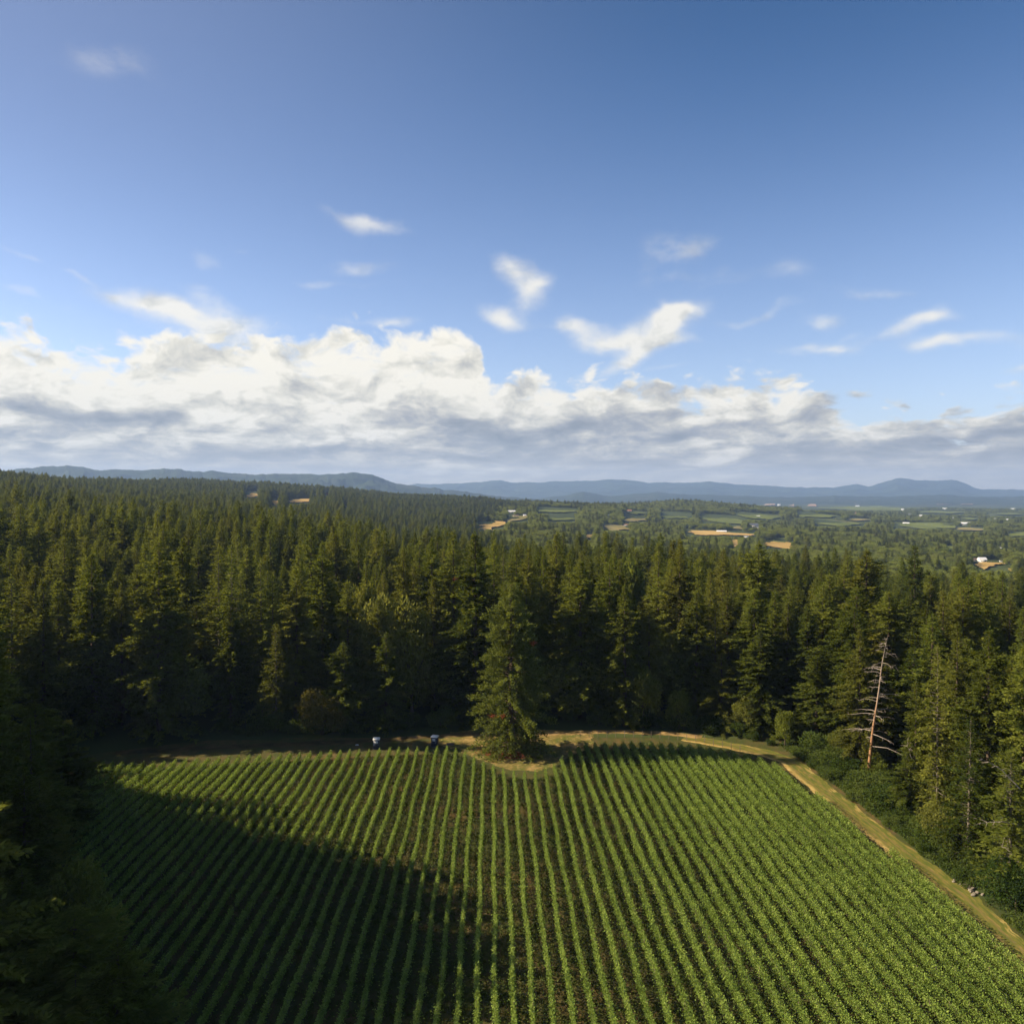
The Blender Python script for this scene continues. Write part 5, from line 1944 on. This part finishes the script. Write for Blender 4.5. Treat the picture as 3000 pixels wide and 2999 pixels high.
# stones beside the lower track
rg = np.random.default_rng(15)
for k in range(26):
    u = (k + .5) / 26
    x = 73.6 + rg.normal(0, .55)
    y = np.interp(u, [0, 1], [(2311 * 73.4) / (2872 - 1500), (2311 * 73.4) / (2818 - 1500)]) + rg.normal(0, .4)
    bm_v = rg.normal(size=(26, 3))
    bm_v /= np.linalg.norm(bm_v, axis=1, keepdims=True)
    bm_v *= rg.uniform(.8, 1.1, (26, 1)) * np.array([1, .8, .65])
    import bmesh
    bm = bmesh.new()
    for v in bm_v:
        bm.verts.new(v)
    bmesh.ops.convex_hull(bm, input=bm.verts)
    me = bpy.data.meshes.new('stone')
    bm.to_mesh(me)
    bm.free()
    me.materials.append(M['stone'])
    o = bpy.data.objects.new('stone', me)
    C.objects.link(o)
    sc = rg.uniform(.18, .42)
    o.scale = (sc, sc, sc)
    o.location = (x, y, sc * .35)
    tag(o, 'rough pale stone in the stone pile beside the lower track, %s from its far end' % ORD[25 - k], 'stone', 'stones piled beside the lower track')

# fence posts where the shaded rows meet the forest track
for k, px in enumerate(range(1700, 2180, 26)):
    x, y = gp(px, np.interp(px, [1700, 1900, 2050, 2180], [2160, 2160, 2172, 2204]))
    o = mesh_obj('fence_post', *tubes([((0, 0, 0), (0, 0, 1.7), .07, .06), ((0, 0, 1.7), (0, 0, 1.76), .06, .02)], 6), M['post'])
    o.location = (x, y, 0)
    o['label'] = 'thin wooden end post of a shaded row, %s counted from the lone redwood' % ORD[k]
    o['category'] = 'post'
    o['group'] = 'end posts beside the shaded forest track'

# ------------------------------------------------------------------ houses in the valley
WALL = {'white': (.72, .71, .68), 'cream': (.62, .56, .44), 'grey': (.40, .40, .38), 'rust': (.36, .16, .10)}
ROOF = {'white': (.74, .75, .76), 'slate': (.17, .18, .20), 'brown': (.16, .12, .09), 'rust': (.36, .15, .09), 'tan': (.40, .33, .24), 'grey': (.36, .36, .36)}
for k_, c_ in WALL.items():
    M['wall_' + k_] = plain('%s house wall' % k_, c_, .8, .2, .06, .5)
for k_, c_ in ROOF.items():
    M['roof_' + k_] = plain('%s roof' % k_, c_, .7, .2, .10, .5)
M['glass'] = plain('dark window glass', (.03, .035, .045), .2, .5)
for (hx, hy, w_, h_, wl, rf, tn, lb), (x, y, d) in zip(HOUSES, HP):
    Wd = w_ / F * d
    Ht = h_ / F * d
    Dp = min(Wd * .6, 16) if Wd > 12 else Wd * .8
    wh = Ht * .55
    z0 = float(height(x, y))
    name = 'barn' if 'barn' in lb else 'shed' if ('shed' in lb or 'outbuilding' in lb) else 'house'
    r = empty(name, (x, y, z0), -math.atan2(x, y) + tn, 1.0)
    mesh_obj('wall', *join([box(-Wd / 2, Wd / 2, -Dp / 2, Dp / 2, -3, wh)]), M['wall_' + wl], r)
    e = Wd * .04 + .2
    zr = wh + .02
    v = [(-Wd / 2 - e, -Dp / 2 - e, zr), (Wd / 2 + e, -Dp / 2 - e, zr), (Wd / 2 + e, Dp / 2 + e, zr), (-Wd / 2 - e, Dp / 2 + e, zr), (-Wd / 2 - e, 0, Ht * 1.05), (Wd / 2 + e, 0, Ht * 1.05)]
    me = bpy.data.meshes.new('roof')
    me.from_pydata(v, [], [(0, 1, 5, 4), (2, 3, 4, 5), (0, 4, 3), (1, 2, 5), (0, 3, 2, 1)])
    me.materials.append(M['roof_' + rf])
    o = bpy.data.objects.new('roof', me)
    C.objects.link(o)
    o.parent = r
    nw = 2 if Wd < 18 else 4
    for q in range(nw):
        xc = (q + .5) / nw * Wd - Wd / 2
        ww = min(Wd * .07, 1.6)
        mesh_obj('window', *join([box(xc - ww, xc + ww, -Dp / 2 - .08, -Dp / 2 - .02, wh * .42, wh * .78)]), M['glass'], r)
    tag(r, lb, name, 'buildings scattered over the valley and ridges')
